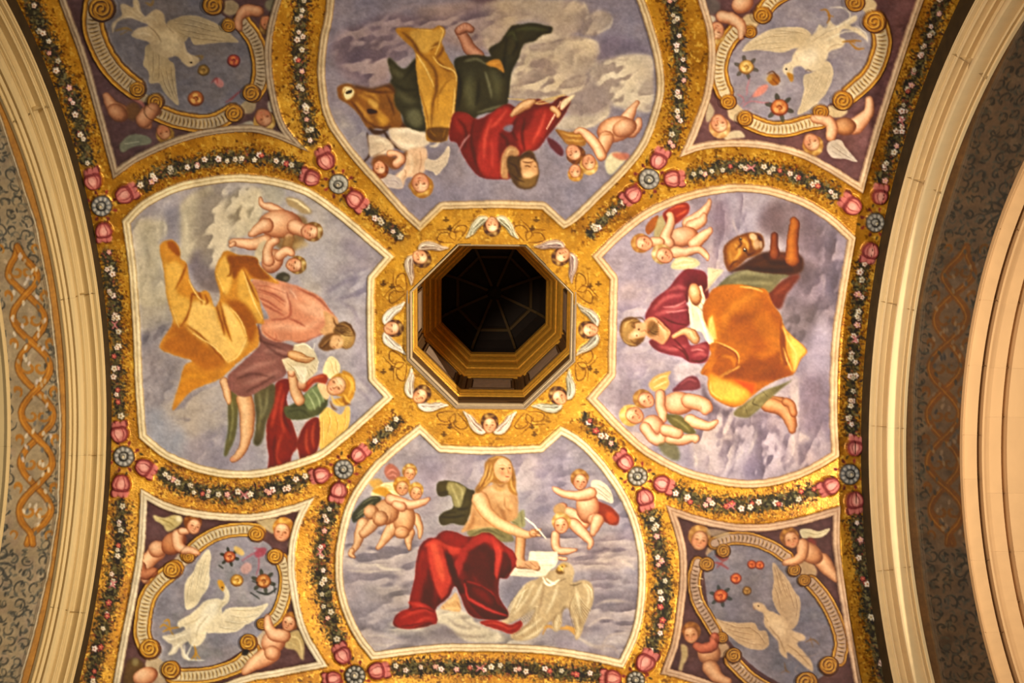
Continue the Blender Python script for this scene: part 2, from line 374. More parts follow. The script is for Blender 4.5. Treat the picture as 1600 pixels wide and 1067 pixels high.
use(q3); _clip[0]=INNER[_g]; H(600,290,58,15,.2,.2,hair='a67a3c',hl='e2c487'); use(q1); _clip[0]=INNER[_g]; H(540,400,66,5,.25,.3,hair='b07a30',hl='dcb060'); use(q2); _clip[0]=INNER[_g]; H(650,440,60,12,.2,.35,hair='b5853c',hl='e0bc6e')
# two putti at the right
q1=part('putto',B_,label='winged cherub reaching left, red drapery behind'); q2=part('putto',B_,label='lower cherub leaning on the book'); use(q1); _clip[0]=INNER[_g]
O(760,680)
F('8f3b24','860,520 960,550 1030,620 1030,690 980,700 900,660 860,600',1); F('b9502c','940,600 1000,620 1020,670 970,690 940,650',1.5,.8)
W('c9bda4','efe4cc','8a8070','820,370 880,350 960,410 990,500 980,530 900,500 840,480','830,400 880,420 960,490;850,440 900,460 970,520;860,380 920,410 980,470')
use(q2); _clip[0]=INNER[_g]; B(580,570,56,40,-30,PK); L('640,600,40 700,630,46 760,690,50',PK); L('680,690,46 740,750,44 790,800,36 820,840,22 800,880,14',PK)
use(q1); _clip[0]=INNER[_g]; B(790,560,90,130,0,PK); B(850,660,62,48,10,PK); L('870,660,50 850,720,38 830,770,22',PK)
L('820,450,46 760,470,44 680,470,36 600,455,28 550,430,24 525,410,12',PK)
use(q2); _clip[0]=INNER[_g]; L('540,780,36 540,850,34 560,900,30 640,905,24 700,895,12',PK); L('570,960,16 620,965,14',PK)
E('b08a60',570,580,50,46,0,1); use(q1); _clip[0]=INNER[_g]; H(730,350,72,8,.25,.2,PK,'9a6a38','d0a565'); use(q2); _clip[0]=INNER[_g]; H(585,690,74,-6,-.1,.15,PK,'b58a50','e5c890')
# the pale eagle
use(part('pale_eagle',B_,label='pale spread-winged eagle')); _clip[0]=INNER[_g]
O(760,854)
S('c7924a','410,640 480,620 540,640;560,640 640,640 700,690;620,620 690,650 720,700;470,620 440,680',26,10,1,.95,0,True)
F('b49a78','440,200 520,180 600,120 660,140 690,200 670,280 760,260 820,290 840,370 830,450 800,520 770,600 740,680 710,730 690,700 690,620 650,500 620,480 590,520 590,600 560,660 520,650 510,580 440,640 400,700 280,735 200,720 190,680 260,650 340,580 380,500 340,500 260,560 150,610 100,600 170,540 200,460 250,360 320,280 400,250',1)
S('c8b48e','300,300 250,360 200,470;330,300 280,400 210,520',16,5,1,.5)
for _a in ((360,300,110,600,250,470,12),(430,420,200,710,400,690,12),(700,300,690,700,820,500,12),(560,520,520,640,590,600,5)):
    fan('85694c',*_a,w=8,op=.5); fan('dcc8a2',_a[0]+6,_a[1]-6,_a[2]+8,_a[3]-8,_a[4]+8,_a[5]-8,_a[6]-1,w=6,op=.5)
S('6a5844','330,560 300,600 260,640;380,480 350,540 300,590;620,470 600,500 600,560;640,480 650,560 680,620',26,8,1.5,.55)
S('8a7258','340,500 260,570 150,610;380,520 330,600 220,690;600,520 610,560 600,620;640,470 670,560 690,640;420,640 500,590 560,520;740,430 730,560 720,680;450,300 430,420 400,520',20,5,1.4,.55)
S('d8c4a0','300,300 240,400 190,500;370,290 300,420 220,520;440,270 400,370 340,470;560,300 520,420 470,520;760,290 800,360 790,480;700,320 720,440 740,560;430,560 330,640 230,700;470,600 380,680 290,720;560,540 550,600 550,650;700,560 720,640 710,700',20,6,1.4,.75)
S('efe0c0','300,330 260,420 230,480;440,270 480,300 520,290;780,290 820,340 825,400',9,3,.8,.8)
E('7a5a34',590,180,50,34,-20,1); E('caa04c',585,165,36,22,-30,1); S('e0c070','560,150 590,170 600,200',12,4,.7,.9,0); E('241610',592,160,6,5,0,.4)
F('b49a78','600,170 660,160 680,230 660,300 600,300 620,240',1.2); S('6b5b4c','480,270 540,280 620,250;650,300 700,300 750,280',10,4,.8,.7,0)
# book
bk=part('open_book',B_,label='open white book'); _clip[0]=INNER[_g]
F('d9cbb0','180,190 240,150 320,140 340,35 555,40 560,110 540,150 500,180 460,230 380,240 180,225',.7,1,0); S('a89678','190,225 380,238 470,225;320,150 540,145;240,190 380,200',8,3,.7,.6); F('efe4cc','345,45 545,50 530,130 400,140 350,110',1.5,.7,0,1); S('b9a888','370,70 520,75;365,90 515,95;360,110 500,115',4,2,.5,.5)
S('efe2c8','470,250 520,285 570,262',22,8,.8,.9,0,True); S('efe4d0','440,240 480,300 540,290',16,6,.8,.9,0,True)
# the youth
yo=part('seated_youth',B_,label='long-haired youth looking up'); _clip[0]=INNER[_g]
O(520,680)
gw=part('green_wrap',yo,label='green wrap'); _clip[0]=INNER[_g]
F('4c4a28','820,370 900,355 980,370 1060,420 1110,440 1100,560 1060,640 1040,700 940,690 850,700 830,640 870,600 940,560 920,470 850,480 815,450',.8); F('8d8f5a','910,360 990,380 1040,410 1020,480 1000,560 950,570 920,500 890,420',1.2,.95,1,1); S('b0b078','920,380 960,470 990,550;960,380 1010,430 1010,500',16,5,1.2,.7); S('2e2c18','830,450 900,440;930,560 1010,580 1060,560;850,640 960,640 1040,620;880,610 960,600',16,5,1.2,.8)
F('7d8054','1060,740 1200,700 1330,720 1410,800 1400,830 1300,830 1200,800 1080,800',1); S('4f5234','1080,780 1200,740 1330,790;1260,720 1350,800',16,5,1.2,.7); S('a6a878','1100,745 1200,715 1290,725',10,4,1,.7)
F('8f9566','1360,640 1440,610 1490,580 1500,650 1500,710 1440,720 1400,680',1); S('55593a','1470,600 1480,700;1400,670 1450,700',12,4,1,.7)
use(yo); _clip[0]=INNER[_g]
L('1470,800,40 1465,880,40 1460,960,38 1480,1010,34',('d6a77a','bb845a','7c4c2e'))
L('1450,1010,30 1540,1020,26 1600,1040,22',('dba983','c08a62','7c4c2e')); S('7c4c2e','1500,1000 1560,1030 1600,1060;1520,990 1590,1015',6,3,.5,.6,0)
F('b98a60','1120,450 1200,400 1260,380 1280,350 1370,380 1400,420 1440,470 1450,560 1440,640 1380,680 1330,720 1200,720 1080,740 1000,755 1060,660 1080,560',1)
S('e0b890','1160,470 1180,560 1160,640',60,20,5,.6); S('d8ac80','1180,440 1290,430 1400,450;1240,500 1330,500 1400,520',60,20,5,.8); S('e4bc92','1220,420 1330,440;1300,560 1400,560',36,12,4,.7); S('8a5c38','1100,600 1090,680 1050,740;1280,540 1330,600 1350,680;1370,560 1390,620',26,8,3,.6); S('9c6c48','1340,480 1350,560 1400,600;1400,440 1440,520',12,4,2,.6)
L('1150,500,66 1200,600,54 1290,680,46 1400,735,42 1500,775,32 1545,775,24',('ecc498','d4a074','9c6a42'))
B(1572,765,40,32,0,('dba983','c08a62','8a5a38')); L('1590,745,10 1625,735,8',('dba983','c08a62','7c4c2e')); L('1590,775,10 1620,785,8',('dba983','c08a62','7c4c2e')); S('ece0c4','1560,690 1600,730 1650,790 1670,810',9,3,.6,1,0,True); S('7c4c2e','1550,740 1600,745;1560,765 1600,775;1560,785 1600,795',5,2,.4,.7,0)
S('ece0c4','1500,645 1560,690 1600,740',12,5,.6,1,0,True)
F('c0925f','1250,380 1260,330 1340,340 1370,390 1320,440 1260,420',1.5); S('8a5c38','1270,370 1310,400 1350,370',16,6,2,.6,0)
hr=part('long_hair',yo,label='wavy golden hair'); _clip[0]=INNER[_g]
F('a5753a','1190,220 1240,170 1310,160 1380,190 1410,250 1430,330 1430,420 1440,470 1380,440 1360,380 1300,380 1240,370 1200,400 1140,450 1110,430 1140,370 1180,300',1)
S('d4a864','1230,190 1290,170 1350,190;1210,230 1190,310 1150,390;1240,230 1220,310 1190,370;1390,330 1400,400 1430,450;1250,280 1240,340 1180,400',13,4,.9,.8); S('6e4722','1220,260 1200,330 1160,400;1400,300 1410,370;1130,430 1180,380',9,3,.8,.7)
use(yo); _clip[0]=INNER[_g]
F('cf9c70','1290,190 1340,180 1390,220 1400,290 1385,340 1350,370 1300,350 1265,300 1260,240',.8); F('e6bd92','1290,190 1340,185 1380,220 1370,250 1310,240 1280,250',3,.9,1,1); S('e6bd92','1350,250 1360,300;1300,300 1330,320',24,8,3,.7); E('cf7a5a',1325,300,26,20,0,2,.6,1); E('cf7a5a',1385,290,12,18,0,1.5,.5,1)
S('6a4228','1298,262 1325,256 1346,264;1368,256 1385,250 1396,256',5,2,.4,.7,0); E('4a2c1c',1325,264,8,5,0,.4,.8); E('4a2c1c',1384,258,7,5,0,.4,.8); S('7a4f2e','1295,238 1325,231 1348,242;1368,236 1384,230 1396,238',5,2,.5,.5,0); S('a8704c','1358,250 1372,290 1358,300',7,3,.6,.7,0); S('a5382a','1345,322 1362,326 1378,322',9,4,.5,.9,0); S('8a5c38','1290,350 1330,365 1370,355',9,4,1,.5,0)
# red cloak
rc=part('red_cloak',yo,label='deep red cloak'); _clip[0]=INNER[_g]
F('7c1f18','830,770 880,745 960,760 1040,790 1100,790 1180,760 1240,770 1330,850 1410,910 1440,1000 1400,1060 1360,1120 1300,1120 1300,1260 1370,1400 1230,1440 1100,1420 1040,1360 960,1180 900,1270 800,1360 810,1460 640,1510 480,1490 500,1400 590,1360 600,1280 640,1120 650,1020 680,870 740,810 800,800',.9)
S('c23a26','770,850 780,1000 830,1130 850,1250;850,820 900,900 980,930;700,900 690,1050 660,1200 640,1330;1160,800 1260,830 1340,960 1330,1060',70,26,4,.85); S('e0583a','770,870 790,980 850,1110;860,850 920,890 1000,880;1250,800 1300,900 1290,1000 1280,1100;720,870 760,840 830,830',28,8,2.2,.85)
S('a62a22','850,770 950,790 1050,850;1130,840 1040,1000 980,1130;1360,880 1420,960 1400,1040',34,10,2.5,.7)
S('4a120f','1060,860 1200,900 1250,1050 1240,1200;980,960 1060,1080 1100,1200;870,830 900,950 960,1080 1000,1200;700,1100 720,1250 700,1350;1150,1000 1220,1150 1270,1230;900,1180 850,1250 820,1330',50,14,4,.8)
F('cf4830','735,850 790,805 850,830 875,950 930,1110 900,1230 850,1290 800,1190 775,1080 745,960',1.6,.8,0,1); F('e86844','760,850 810,840 840,940 880,1090 860,1160 820,1080 790,960',2.2,.6,0,1)
F('a62820','835,775 890,748 980,765 1060,805 1040,860 960,880 900,850 850,820',1.3,.85,0,1); F('d0442e','850,835 900,860 1010,890 990,930 900,930 870,890',1.4,.8,0,1)
F('b8342a','1090,800 1180,765 1250,790 1290,860 1190,830 1090,900 1020,1020 975,1130 945,1010 1000,900',1.5,.85,0,1); F('541210','1060,900 1180,845 1275,905 1275,1080 1200,1240 1110,1110 1020,1020',2.2,.8,0,1)
F('cf3f2c','1235,785 1300,880 1325,1000 1280,1130 1262,1080 1272,930',1.2,.85,0,1); F('4c100e','1330,900 1400,960 1420,1030 1340,1110 1300,1250 1290,1120',1.8,.75,0,1); F('b03026','1330,850 1410,910 1440,1000 1400,1060 1390,980',1.2,.8,0,1)
F('4c100e','880,870 930,960 990,1130 1040,1230 1000,1240 930,1130 890,1000',1.6,.75,0,1); F('8e2018','640,1130 700,960 740,1000 700,1200 660,1330 600,1360',2,.7,0,1); F('4c100e','745,1000 790,1200 790,1340 740,1400 730,1200',2.2,.6,0,1)
O(520,854)
F('b02c20','480,590 530,510 620,480 590,430 700,440 790,500 810,600 740,590 620,640 520,630',1); S('d44a34','530,560 620,520 720,500;600,440 700,470 780,530;640,600 720,560 790,570',24,8,1.8,.75); S('6e1a14','600,500 700,480 790,510;540,620 640,610 720,590',12,5,1.2,.7)
F('5a1512','1020,270 1060,260 1240,350 1290,440 1370,530 1330,570 1180,560 1060,430 1030,340',1); S('cf3a2c','1030,290 1050,390 1100,430 1240,500 1360,540',24,10,1.2,.95); S('b42c24','1050,270 1180,310 1260,370 1300,450',18,8,1.4,.9); S('8a2018','1100,330 1180,380 1240,450',50,16,3,.7)
F('b43022','1150,590 1260,570 1380,610 1460,580 1480,620 1400,680 1300,650 1200,620',.9); S('d0543c','1180,600 1280,600 1380,640 1450,610',14,5,1,.7)
use(part('foot',yo)); _clip[0]=INNER[_g]
F('c59a6c','840,480 920,400 970,360 1000,500 900,495',1); S('e0c090','900,440 960,400;880,480 980,480',20,8,1.6,.8); S('8a4a30','860,465 870,480;970,430 1000,480',9,4,.7,.6)
use(part('hand',yo)); _clip[0]=INNER[_g]; O(760,854); F('cf9c74','240,100 300,110 380,110 410,140 400,180 360,180 300,160 240,150',.8); S('8f5a3a','300,130 350,170;340,120 390,160;250,150 320,165',6,3,.5,.7)
# ================= left fresco
_g = EV['L'][2]; use(_g); _clip[0] = INNER[_g]
O(180,260)
F('c3b499','480,400 540,260 700,160 760,160 790,230 840,230 900,400 920,500 880,620 830,700 780,740 640,640 590,760 510,720 490,560',3,.85)
F('c0b090','860,280 1000,200 1140,180 1140,340 1120,430 1050,520 930,560 920,430 870,360',3,.85)
F('bdb096','150,470 220,420 330,420 400,440 400,540 340,590 370,640 360,800 390,900 400,1065 180,1065 160,760',3,.85)
F('8a8597','400,360 500,320 510,620 440,590 380,560',3,.6)
F('77696c','600,680 700,640 800,720 790,860 840,980 700,960 620,880 570,760',4,.75)
S('d8cbb0','700,180 740,170 770,230;800,240 860,330 900,480;540,340 560,500 560,680;330,430 390,460 390,540;960,320 1080,300 1110,380;1120,210 1130,320 1100,440;340,720 370,800 380,900',26,6,2.5,.7,0)
S('94897f','780,260 860,300 900,420;640,300 720,400 760,560;220,560 260,700 240,860;640,500 660,600 600,700;280,850 300,950 280,1050;900,380 1000,440 1020,520',34,10,4,.5,0)
F('a9a18c','1150,120 1300,140 1320,260 1260,310 1160,240',3,.6)
O(180,460)
F('bcae98','210,0 400,0 420,120 440,220 330,260 220,300',4,.7); F('80767c','230,290 420,230 380,330 360,430 480,480 600,520 520,560 480,700 300,680 240,480',5,.55)
F('a3978f','480,800 700,700 860,760 880,1000 700,1200 480,1100',8,.55); F('8f97b4','250,900 450,940 560,1150 500,1300 300,1200',7,.6)
F('8a8090','560,1150 900,1050 1100,1250 900,1340 600,1300',6,.5)
S('7e7884','680,1100 760,1160 740,1220;820,1000 860,1100 840,1180;300,620 380,660 460,640',26,8,3,.5,0)
O(360,260)
F('a9a0a2','600,640 800,520 900,700 800,900 500,880',8,.5); F('7f7793','900,560 1080,640 1050,760 880,640',7,.6); S('7b7490','760,980 900,900 1040,860;820,1040 980,1000 1040,960;1060,800 1120,760 1160,720',30,8,4,.6,0)
O(360,460); S('7b7490','860,60 960,120 1000,220;1000,640 1080,720 1150,800;980,720 1060,800 1100,850',26,8,3,.55,0); F('9d92ac','960,220 1050,200 1060,600 980,560',6,.5)
O(0,0,1)
clouds('240,330 290,290 350,285 370,350 365,400 340,420 300,400 280,360','d6c4ac','948880',30,511,1,1.3,4,.9,.3)
clouds('350,310 410,290 420,340 395,370 370,370','cfbea6','928678',22,512,1,1.2,3,.85,.35)
clouds('208,345 262,340 262,380 250,400 262,440 266,520 225,525 212,420','cdbca8','90857e',26,513,1,1.6,3,.85,.3)
clouds('225,510 262,500 290,560 300,600 270,640 225,640','8f868a','625c66',24,514,1,1,4,.65,.4)
clouds('270,620 340,600 380,640 370,720 300,725 260,690','b4a294','857b84',34,515,1.2,1,8,.7,.4)
clouds('480,370 580,400 580,620 560,640 520,440','a69cac','7a7494',36,516,1,1,10,.6,.5)
# pair of putti
q1=part('putto',L_,label='upper cherub kicking on the cloud'); q2=part('putto',L_,label='lower cherub above the pink sleeve'); use(q1); _clip[0]=INNER[_g]
O(180,260)
F('a98f6a','1340,240 1440,260 1520,330 1530,370 1470,370 1400,330 1350,300',1.5); S('e3d2a0','1440,290 1500,330 1520,360;1350,250 1420,270 1480,320',18,6,1,.9)
L('1300,370,40 1220,320,34 1150,300,22 1135,250,14',PK)
F('8a6a40','1400,380 1500,420 1470,600 1380,600 1350,500',2,.8); B(1290,450,170,112,0,PK); L('1400,470,60 1470,500,50',PK); L('1180,460,60 1120,490,44 1080,520,34 1060,530,24',PK); L('1360,560,40 1340,640,36 1370,670,30',PK)
F('8a6a40','1240,580 1380,540 1440,600 1380,680 1280,640',2,.8)
use(q2); _clip[0]=INNER[_g]; L('1180,580,50 1080,610,46 1000,600,38 920,590,26 900,590,14',PK); L('930,600,18 900,620,14',PK)
F('cbb79a','1090,680 1130,600 1180,580 1200,640 1150,740 1110,740',1.2)
B(1230,740,80,100,30,PK); L('1200,740,46 1190,660,36 1220,600,32 1260,580,26',PK); L('1280,700,40 1340,660,36 1380,680,26',PK)
E('4d4a3c',1310,870,56,44,0,1.2); E('7c7a66',1335,875,24,18,0,1.5,.7,1)
use(q1); _clip[0]=INNER[_g]; H(1530,510,78,100,.1,-.1,PK,'8a6234','e0cfa0'); use(q2); _clip[0]=INNER[_g]; H(1410,770,72,100,.1,.1,PK,'946c34','e6d290')
F('b09468','1400,600 1470,580 1510,610 1460,640 1410,640',2,.7)
# angel
an=part('painted_angel',L_,label='green-dressed angel with yellow wings'); _clip[0]=INNER[_g]
O(360,460)
W('e0cf98','f4e8c4','b89a58','720,600 760,500 800,485 840,520 860,580 830,640 780,660','780,510 800,570 810,620;820,520 830,570 840,610')
W('dcb45c','f0dca0','b07c2c','690,1060 700,940 760,880 860,940 900,880 935,890 930,1000 900,1080 850,1200 760,1300 700,1200','760,920 780,1000 740,1160;820,950 840,1040 800,1180;900,900 900,1000 860,1120;720,960 720,1080 720,1180')
F('8f2a1c','360,690 440,660 480,700 440,800 460,900 480,1000 530,1160 480,1260 440,1420 380,1500 300,1420 300,1260 280,1100 300,900',1); S('b5452a','400,700 360,860 320,1040;420,760 400,920 420,1080;400,1100 350,1250 380,1400;340,1260 400,1350 400,1440',30,10,1.8,.85); S('5e1a12','440,800 420,960 470,1080;350,1100 340,1240 360,1360',26,8,2,.8)
F('8c2a1a','590,1000 680,960 700,1040 690,1180 640,1300 570,1400 540,1260 520,1160',1); S('bd5234','600,1050 590,1160 620,1260;660,1000 640,1100 650,1200',22,8,1.6,.8)
F('a8482a','560,740 620,660 720,620 760,650 740,700 660,690 590,760',1); S('cf7448','600,700 660,650 730,640',16,6,1.2,.8)
F('4f6238','420,880 480,860 560,800 640,720 700,700 760,820 720,920 600,970 500,980 430,950',1); F('6f9a5c','570,780 640,720 700,720 740,800 680,880 600,900',2,.9,1,1); S('9cc084','600,770 640,840 660,900;640,740 690,820 700,880;680,720 720,790 730,840',12,4,1,.8); S('38482a','440,920 540,900 620,950;480,880 560,860 600,900',18,6,1.6,.7)
L('480,580,30 490,660,36 510,760,42 540,830,42'); L('470,560,24 480,620,28',PK)
F('dcae80','680,700 740,700 780,760 750,820 700,760',1)
B(560,700,36,50,10,PK); 
H(850,710,92,52,-.35,.35,('eccaa4','d6a078','94603c'),'c08a30','ecc468'); F('c08a30','870,600 940,620 975,700 960,800 900,870 840,860 800,830 870,800 920,720',1); S('e0b450','900,640 950,700 920,800;860,620 940,660 960,760;830,820 870,860 900,840;790,790 820,850 860,870;880,780 920,830 930,850',20,6,1,.9,0,True); S('7c4a1c','780,830 800,880 830,900;880,800 900,850 940,860',18,6,1.4,.8,0,True)
# writer in pink
wr=part('bearded_writer',L_,label='bearded man bent over a book'); _clip[0]=INNER[_g]
gs=part('green_hose',wr,label='olive green underskirt'); _clip[0]=INNER[_g]
O(180,460)
F('68703f','890,760 950,780 960,900 940,1100 900,1200 870,1260 850,1240 880,1060 880,900',1.2); S('8fa062','900,800 920,950 890,1150',16,6,1.6,.7)
F('59593a','1090,740 1240,700 1240,860 1180,1000 1160,1120 1120,1180 1080,1150 1100,1000',1.5); S('7f8458','1120,760 1140,900 1120,1060;1190,740 1180,860 1150,960',22,8,2,.7)
use(wr); _clip[0]=INNER[_g]
use(part('foot',wr)); _clip[0]=INNER[_g]; L('850,680,34 870,740,32 880,800,28 890,850,14'); use(part('leg',wr)); _clip[0]=INNER[_g]; L('1010,820,66 1030,920,62 1030,1040,56 1020,1130,44 1000,1200,34 960,1260,30 920,1290,24'); E('d08a6c',915,1288,18,12,-20,1,.8)
tn=part('plum_robe',wr,label='muted plum robe skirt'); _clip[0]=INNER[_g]
F('875a55','880,640 960,560 1100,430 1130,380 1100,330 1120,230 1160,330 1300,370 1440,430 1440,500 1340,560 1340,620 1260,680 1120,760 1010,800 900,750',1); S('a87a70','960,620 1100,560 1260,520;1000,700 1140,660 1280,600;1160,440 1300,440 1400,460',34,10,3,.7); S('5f3c3a','1110,260 1140,360 1240,400 1340,440;1180,400 1300,480 1400,490;950,660 1080,620 1200,640;1020,760 1140,700 1240,640',20,8,2,.75)
pk=part('pink_tunic',wr,label='salmon pink tunic'); _clip[0]=INNER[_g]
O(180,460)
F('c98568','1060,-100 1200,-130 1340,-90 1440,-60 1600,20 1680,120 1740,210 1700,300 1600,320 1460,380 1360,360 1260,370 1170,330 1140,270 1160,200 1200,180 1140,60',1); S('e0a486','1180,250 1300,250 1480,260 1600,200;1400,60 1500,120 1660,180;1220,-60 1340,0 1340,120;1440,0 1560,80 1640,160',50,16,3.5,.85); S('9a5444','1340,-20 1370,100 1350,180 1220,200;1360,190 1420,210 1480,250;1160,290 1260,360 1460,375 1620,310 1720,240;1100,20 1200,60 1300,130;1120,-40 1240,0 1330,60;1130,60 1220,110 1320,170;1420,-50 1580,30 1700,150',15,5,1.2,.8); S('a8604c','1100,-70 1200,-60 1330,-10;1110,-20 1220,10 1330,90;1250,300 1260,340 1240,360',9,3,1,.6); E('e8ae90',1560,120,90,50,30,6,.7,1)
F('c98a70','1350,-50 1400,-40 1430,20 1420,60 1370,10',1); S('e4b094','1365,-40 1400,0 1420,40',10,4,.8,.8)
use(wr); _clip[0]=INNER[_g]
B(1470,520,66,42,15,('d8ac80','b98256','7a4c2a')); S('7a4c2a','1440,500 1500,510;1450,525 1520,530;1450,545 1500,550',5,2,.5,.7,0)
bk=part('open_book',wr,label='open white book'); _clip[0]=INNER[_g]
O(360,460)
F('c9b897','400,510 470,490 500,390 580,380 650,430 690,520 680,600 640,640 570,700 540,690 500,600 440,600',.8,1,0); F('e6d8b8','420,520 480,560 550,560 600,590 570,690 530,650 490,580',1,.95,1,1); F('c0a67c','500,470 540,460 640,500 600,540 540,530',1.5,.8); S('f0e6cc','500,400 580,390 640,430;540,600 570,640 580,690;660,380 650,440;690,520 670,590',8,3,.6,.9,0); S('9a8460','600,590 620,640;620,580 650,620;640,550 670,590;440,530 500,590 540,660',6,3,.5,.8,0)
use(part('hand',wr)); _clip[0]=INNER[_g]
L('480,470,34 540,490,38 600,510,26 650,500,10',('d8ac80','bb8658','8a5a36')); S('7a4c2a','540,480 620,495;545,505 630,515;540,525 600,540',5,2,.5,.7,0)
use(wr); _clip[0]=INNER[_g]
F('c49468','730,130 810,170 850,240 800,330 740,320 700,290 740,230',1); S('e0b88c','760,170 780,240',26,10,2,.7)
E('7a5a34',890,320,86,108,-15,1); E('b08c58',915,345,62,78,-15,3,.9,1); fan('d2ac70',860,300,960,280,900,430,9,9,.2,.6); fan('5c4224',830,260,940,220,970,330,7,8,.2,.6); F('7a5632','700,420 690,390 730,330 800,300 860,330 850,400 800,430 740,440',1.2); F('d0a074','790,330 840,320 880,350 870,410 830,425 780,400',1.2); E('e4bc90',850,380,26,18,0,1.6,.8); S('5c3c22','800,180 830,240 900,250;820,270 870,300 900,280;840,380 830,400;700,420 740,400 780,350;880,210 940,250 970,320',12,4,.9,.8,0); S('a67e4c','860,230 930,260 950,330;710,410 760,360 800,330;880,420 940,400 960,340',10,4,.9,.8,0); S('8f4a34','800,405 820,415',8,4,.5,.8,0); S('3a2416','845,350 850,370',7,3,.5,.9,0)
ye=part('yellow_cloak',wr,label='golden yellow cloak'); _clip[0]=INNER[_g]
O(180,260)
F('cb8a34','360,600 430,570 480,600 510,660 510,720 560,760 580,880 640,980 700,970 740,1000 780,1100 820,1000 780,830 830,690 880,660 960,690 1100,710 1140,790 1280,910 1200,900 1060,880 1100,960 1130,1065 1160,1200 1160,1230 1100,1230 1120,1290 1120,1400 1060,1450 950,1540 820,1660 640,1730 560,1790 460,1900 450,1860 500,1700 540,1560 600,1520 480,1480 360,1430 360,1370 450,1220 430,1120 400,1000 380,820 350,660',.9)
F('e6b356','380,640 400,760 470,740 530,820 480,980 590,1060 500,1270 440,1120 400,960',2.5,.85,1,1); F('e8b75c','790,830 850,700 900,760 910,900 860,1000',2,.85,1,1); F('e3ae50','980,800 1040,880 1100,1000 1150,1200 1100,1200 980,1050 960,920',2.5,.8,1,1)
F('eec070','600,1060 760,1080 820,1240 900,1350 860,1180 830,1080 900,1080 1000,1250 1040,1360 960,1480 880,1530 800,1440 600,1320 560,1240',3,.9,1,1)
F('9a5618','410,580 470,600 510,680 490,700 420,640',1.5,.85,1,1); F('8e4f1c','880,700 1100,710 1140,790 1210,880 1080,870 1000,790 930,880 900,780',2,.85,1,1); F('a8641e','460,1230 560,1260 700,1380 860,1540 700,1600 600,1520 400,1440 370,1400',4,.8,1,1); F('9c5a1a','850,1050 1000,1060 1100,1200 1100,1300 1050,1380 1000,1240 900,1100',3,.85,1,1); F('c07c22','540,1570 700,1600 880,1580 1060,1440 940,1560 700,1700 500,1800',4,.7,1,1)
S('8a4a14','510,1250 560,1180 590,1080;560,760 520,860 470,960;600,900 660,1000 680,1080;1000,800 1060,940 1120,1060;820,1060 860,1230 910,1370;900,780 900,840 870,860;560,1240 700,1350 860,1530;780,1060 840,1250 850,1320;590,1100 600,1000 640,1010;700,1000 720,1060 700,1080',16,4,1.6,.8); S('f6d488','440,1100 500,1260;600,1300 760,1400 880,1520;1030,1340 960,1480 880,1530;1150,1190 1080,1050 1000,820;790,830 850,980;900,1100 980,1200 1030,1330;1120,760 1260,900;570,880 640,1010 700,1060',9,3,1,.85)
S('d9952e','480,1700 560,1640 700,1640;480,1500 600,1540;380,1360 480,1300',30,10,3,.6)
# ================= right fresco
_g = EV['R'][2]; use(_g); _clip[0] = INNER[_g]
O(900,270)
F('c2a8a4','340,880 500,840 600,900 580,1065 340,1065',5,.6); F('7d6878','1050,250 1200,230 1200,480 1100,500',6,.6); F('a39aae','1220,180 1500,180 1420,440 1240,440',6,.5); F('604c54','1440,330 1600,250 1600,480 1440,460',6,.6); S('c9b0a8','1220,360 1250,440 1280,500;1040,600 1100,700 1100,780;1060,780 1150,780',22,6,1.8,.7,0); F('b79f9f','1020,560 1140,620 1150,780 1050,780',3,.6)
O(1080,270)
F('6a565c','560,260 800,220 1000,380 1050,560 860,600 620,460',9,.65); F('786676','850,560 1100,560 1100,800 1040,1060 720,1060 760,900',9,.6); F('8a82a6','1060,440 1190,520 1180,680 1120,960 1060,900 1130,620',4,.6); F('584a52','840,680 960,720 900,860 820,900',5,.6)
S('b49c9c','1080,480 1120,560 1100,700;1000,760 1040,860 1030,960',20,6,3,.5,0)
O(1080,460)
F('5f5258','740,0 980,120 960,280 900,400 740,240',8,.6); F('a496b2','900,420 1060,200 1060,640 960,560',7,.6); F('7e6874','820,640 1040,640 1060,1060 860,1060 840,760',9,.6); F('86748a','560,900 780,820 780,1065 500,1065',6,.5)
F('cbb5ac','790,640 830,640 840,740 840,860 830,1000 850,1090 830,1110 800,900 770,760',1.8,.85)
O(1080,600)
F('c9b1ac','800,380 900,400 930,440 880,470 910,560 900,620 860,460 840,520 840,620 800,590 770,450',2,.85); F('b3a0a2','20,500 100,350 220,290 320,360 300,560 260,700 100,680 20,640',4,.8); F('a79aa8','330,470 500,330 520,340 460,560 340,640',4,.7)
S('d6c2b4','30,540 40,600 30,650;330,450 400,520 340,600;515,340 500,420 450,540;620,580 680,610 740,590;530,520 540,600 580,640',20,5,1.8,.75,0); F('bfa8a4','530,500 560,480 620,580 760,560 720,640 580,630',3,.6); S('726272','230,480 240,540 220,600;600,300 680,380 740,500;560,420 640,480 700,520;440,260 560,240 640,260',36,10,4,.55,0)
F('8a80a8','420,600 520,560 600,700 420,730',5,.6); S('796a7c','160,300 280,320 400,300;860,480 940,520 1000,560',30,10,4,.4,0)
O(900,460); F('c2aeb0','770,560 850,530 980,560 960,620 800,680 770,640',2,.8); F('c0aaa4','360,440 620,470 740,560 560,590 400,560',7,.5); F('574a58','980,680 1040,800 1130,880 1230,900 1200,960 1060,940 1060,1000 1000,880',2.5,.7)
O(900,600); F('c0a8a0','430,390 500,380 580,460 600,500 520,470',1.5,.8)
O(0,0,1)
clouds('1200,320 1290,340 1320,400 1310,520 1260,470 1240,420 1190,400','a08a8e','4c4048',30,521,1,1.6,8,.75,.4)
clouds('1230,480 1300,480 1300,600 1270,620 1220,560','8c7c88','54484e',28,522,1,1.5,7,.75,.4)
clouds('1235,590 1300,600 1300,720 1240,740 1200,680','b8a0a4','6e6074',26,523,.9,1.6,5,.8,.38)
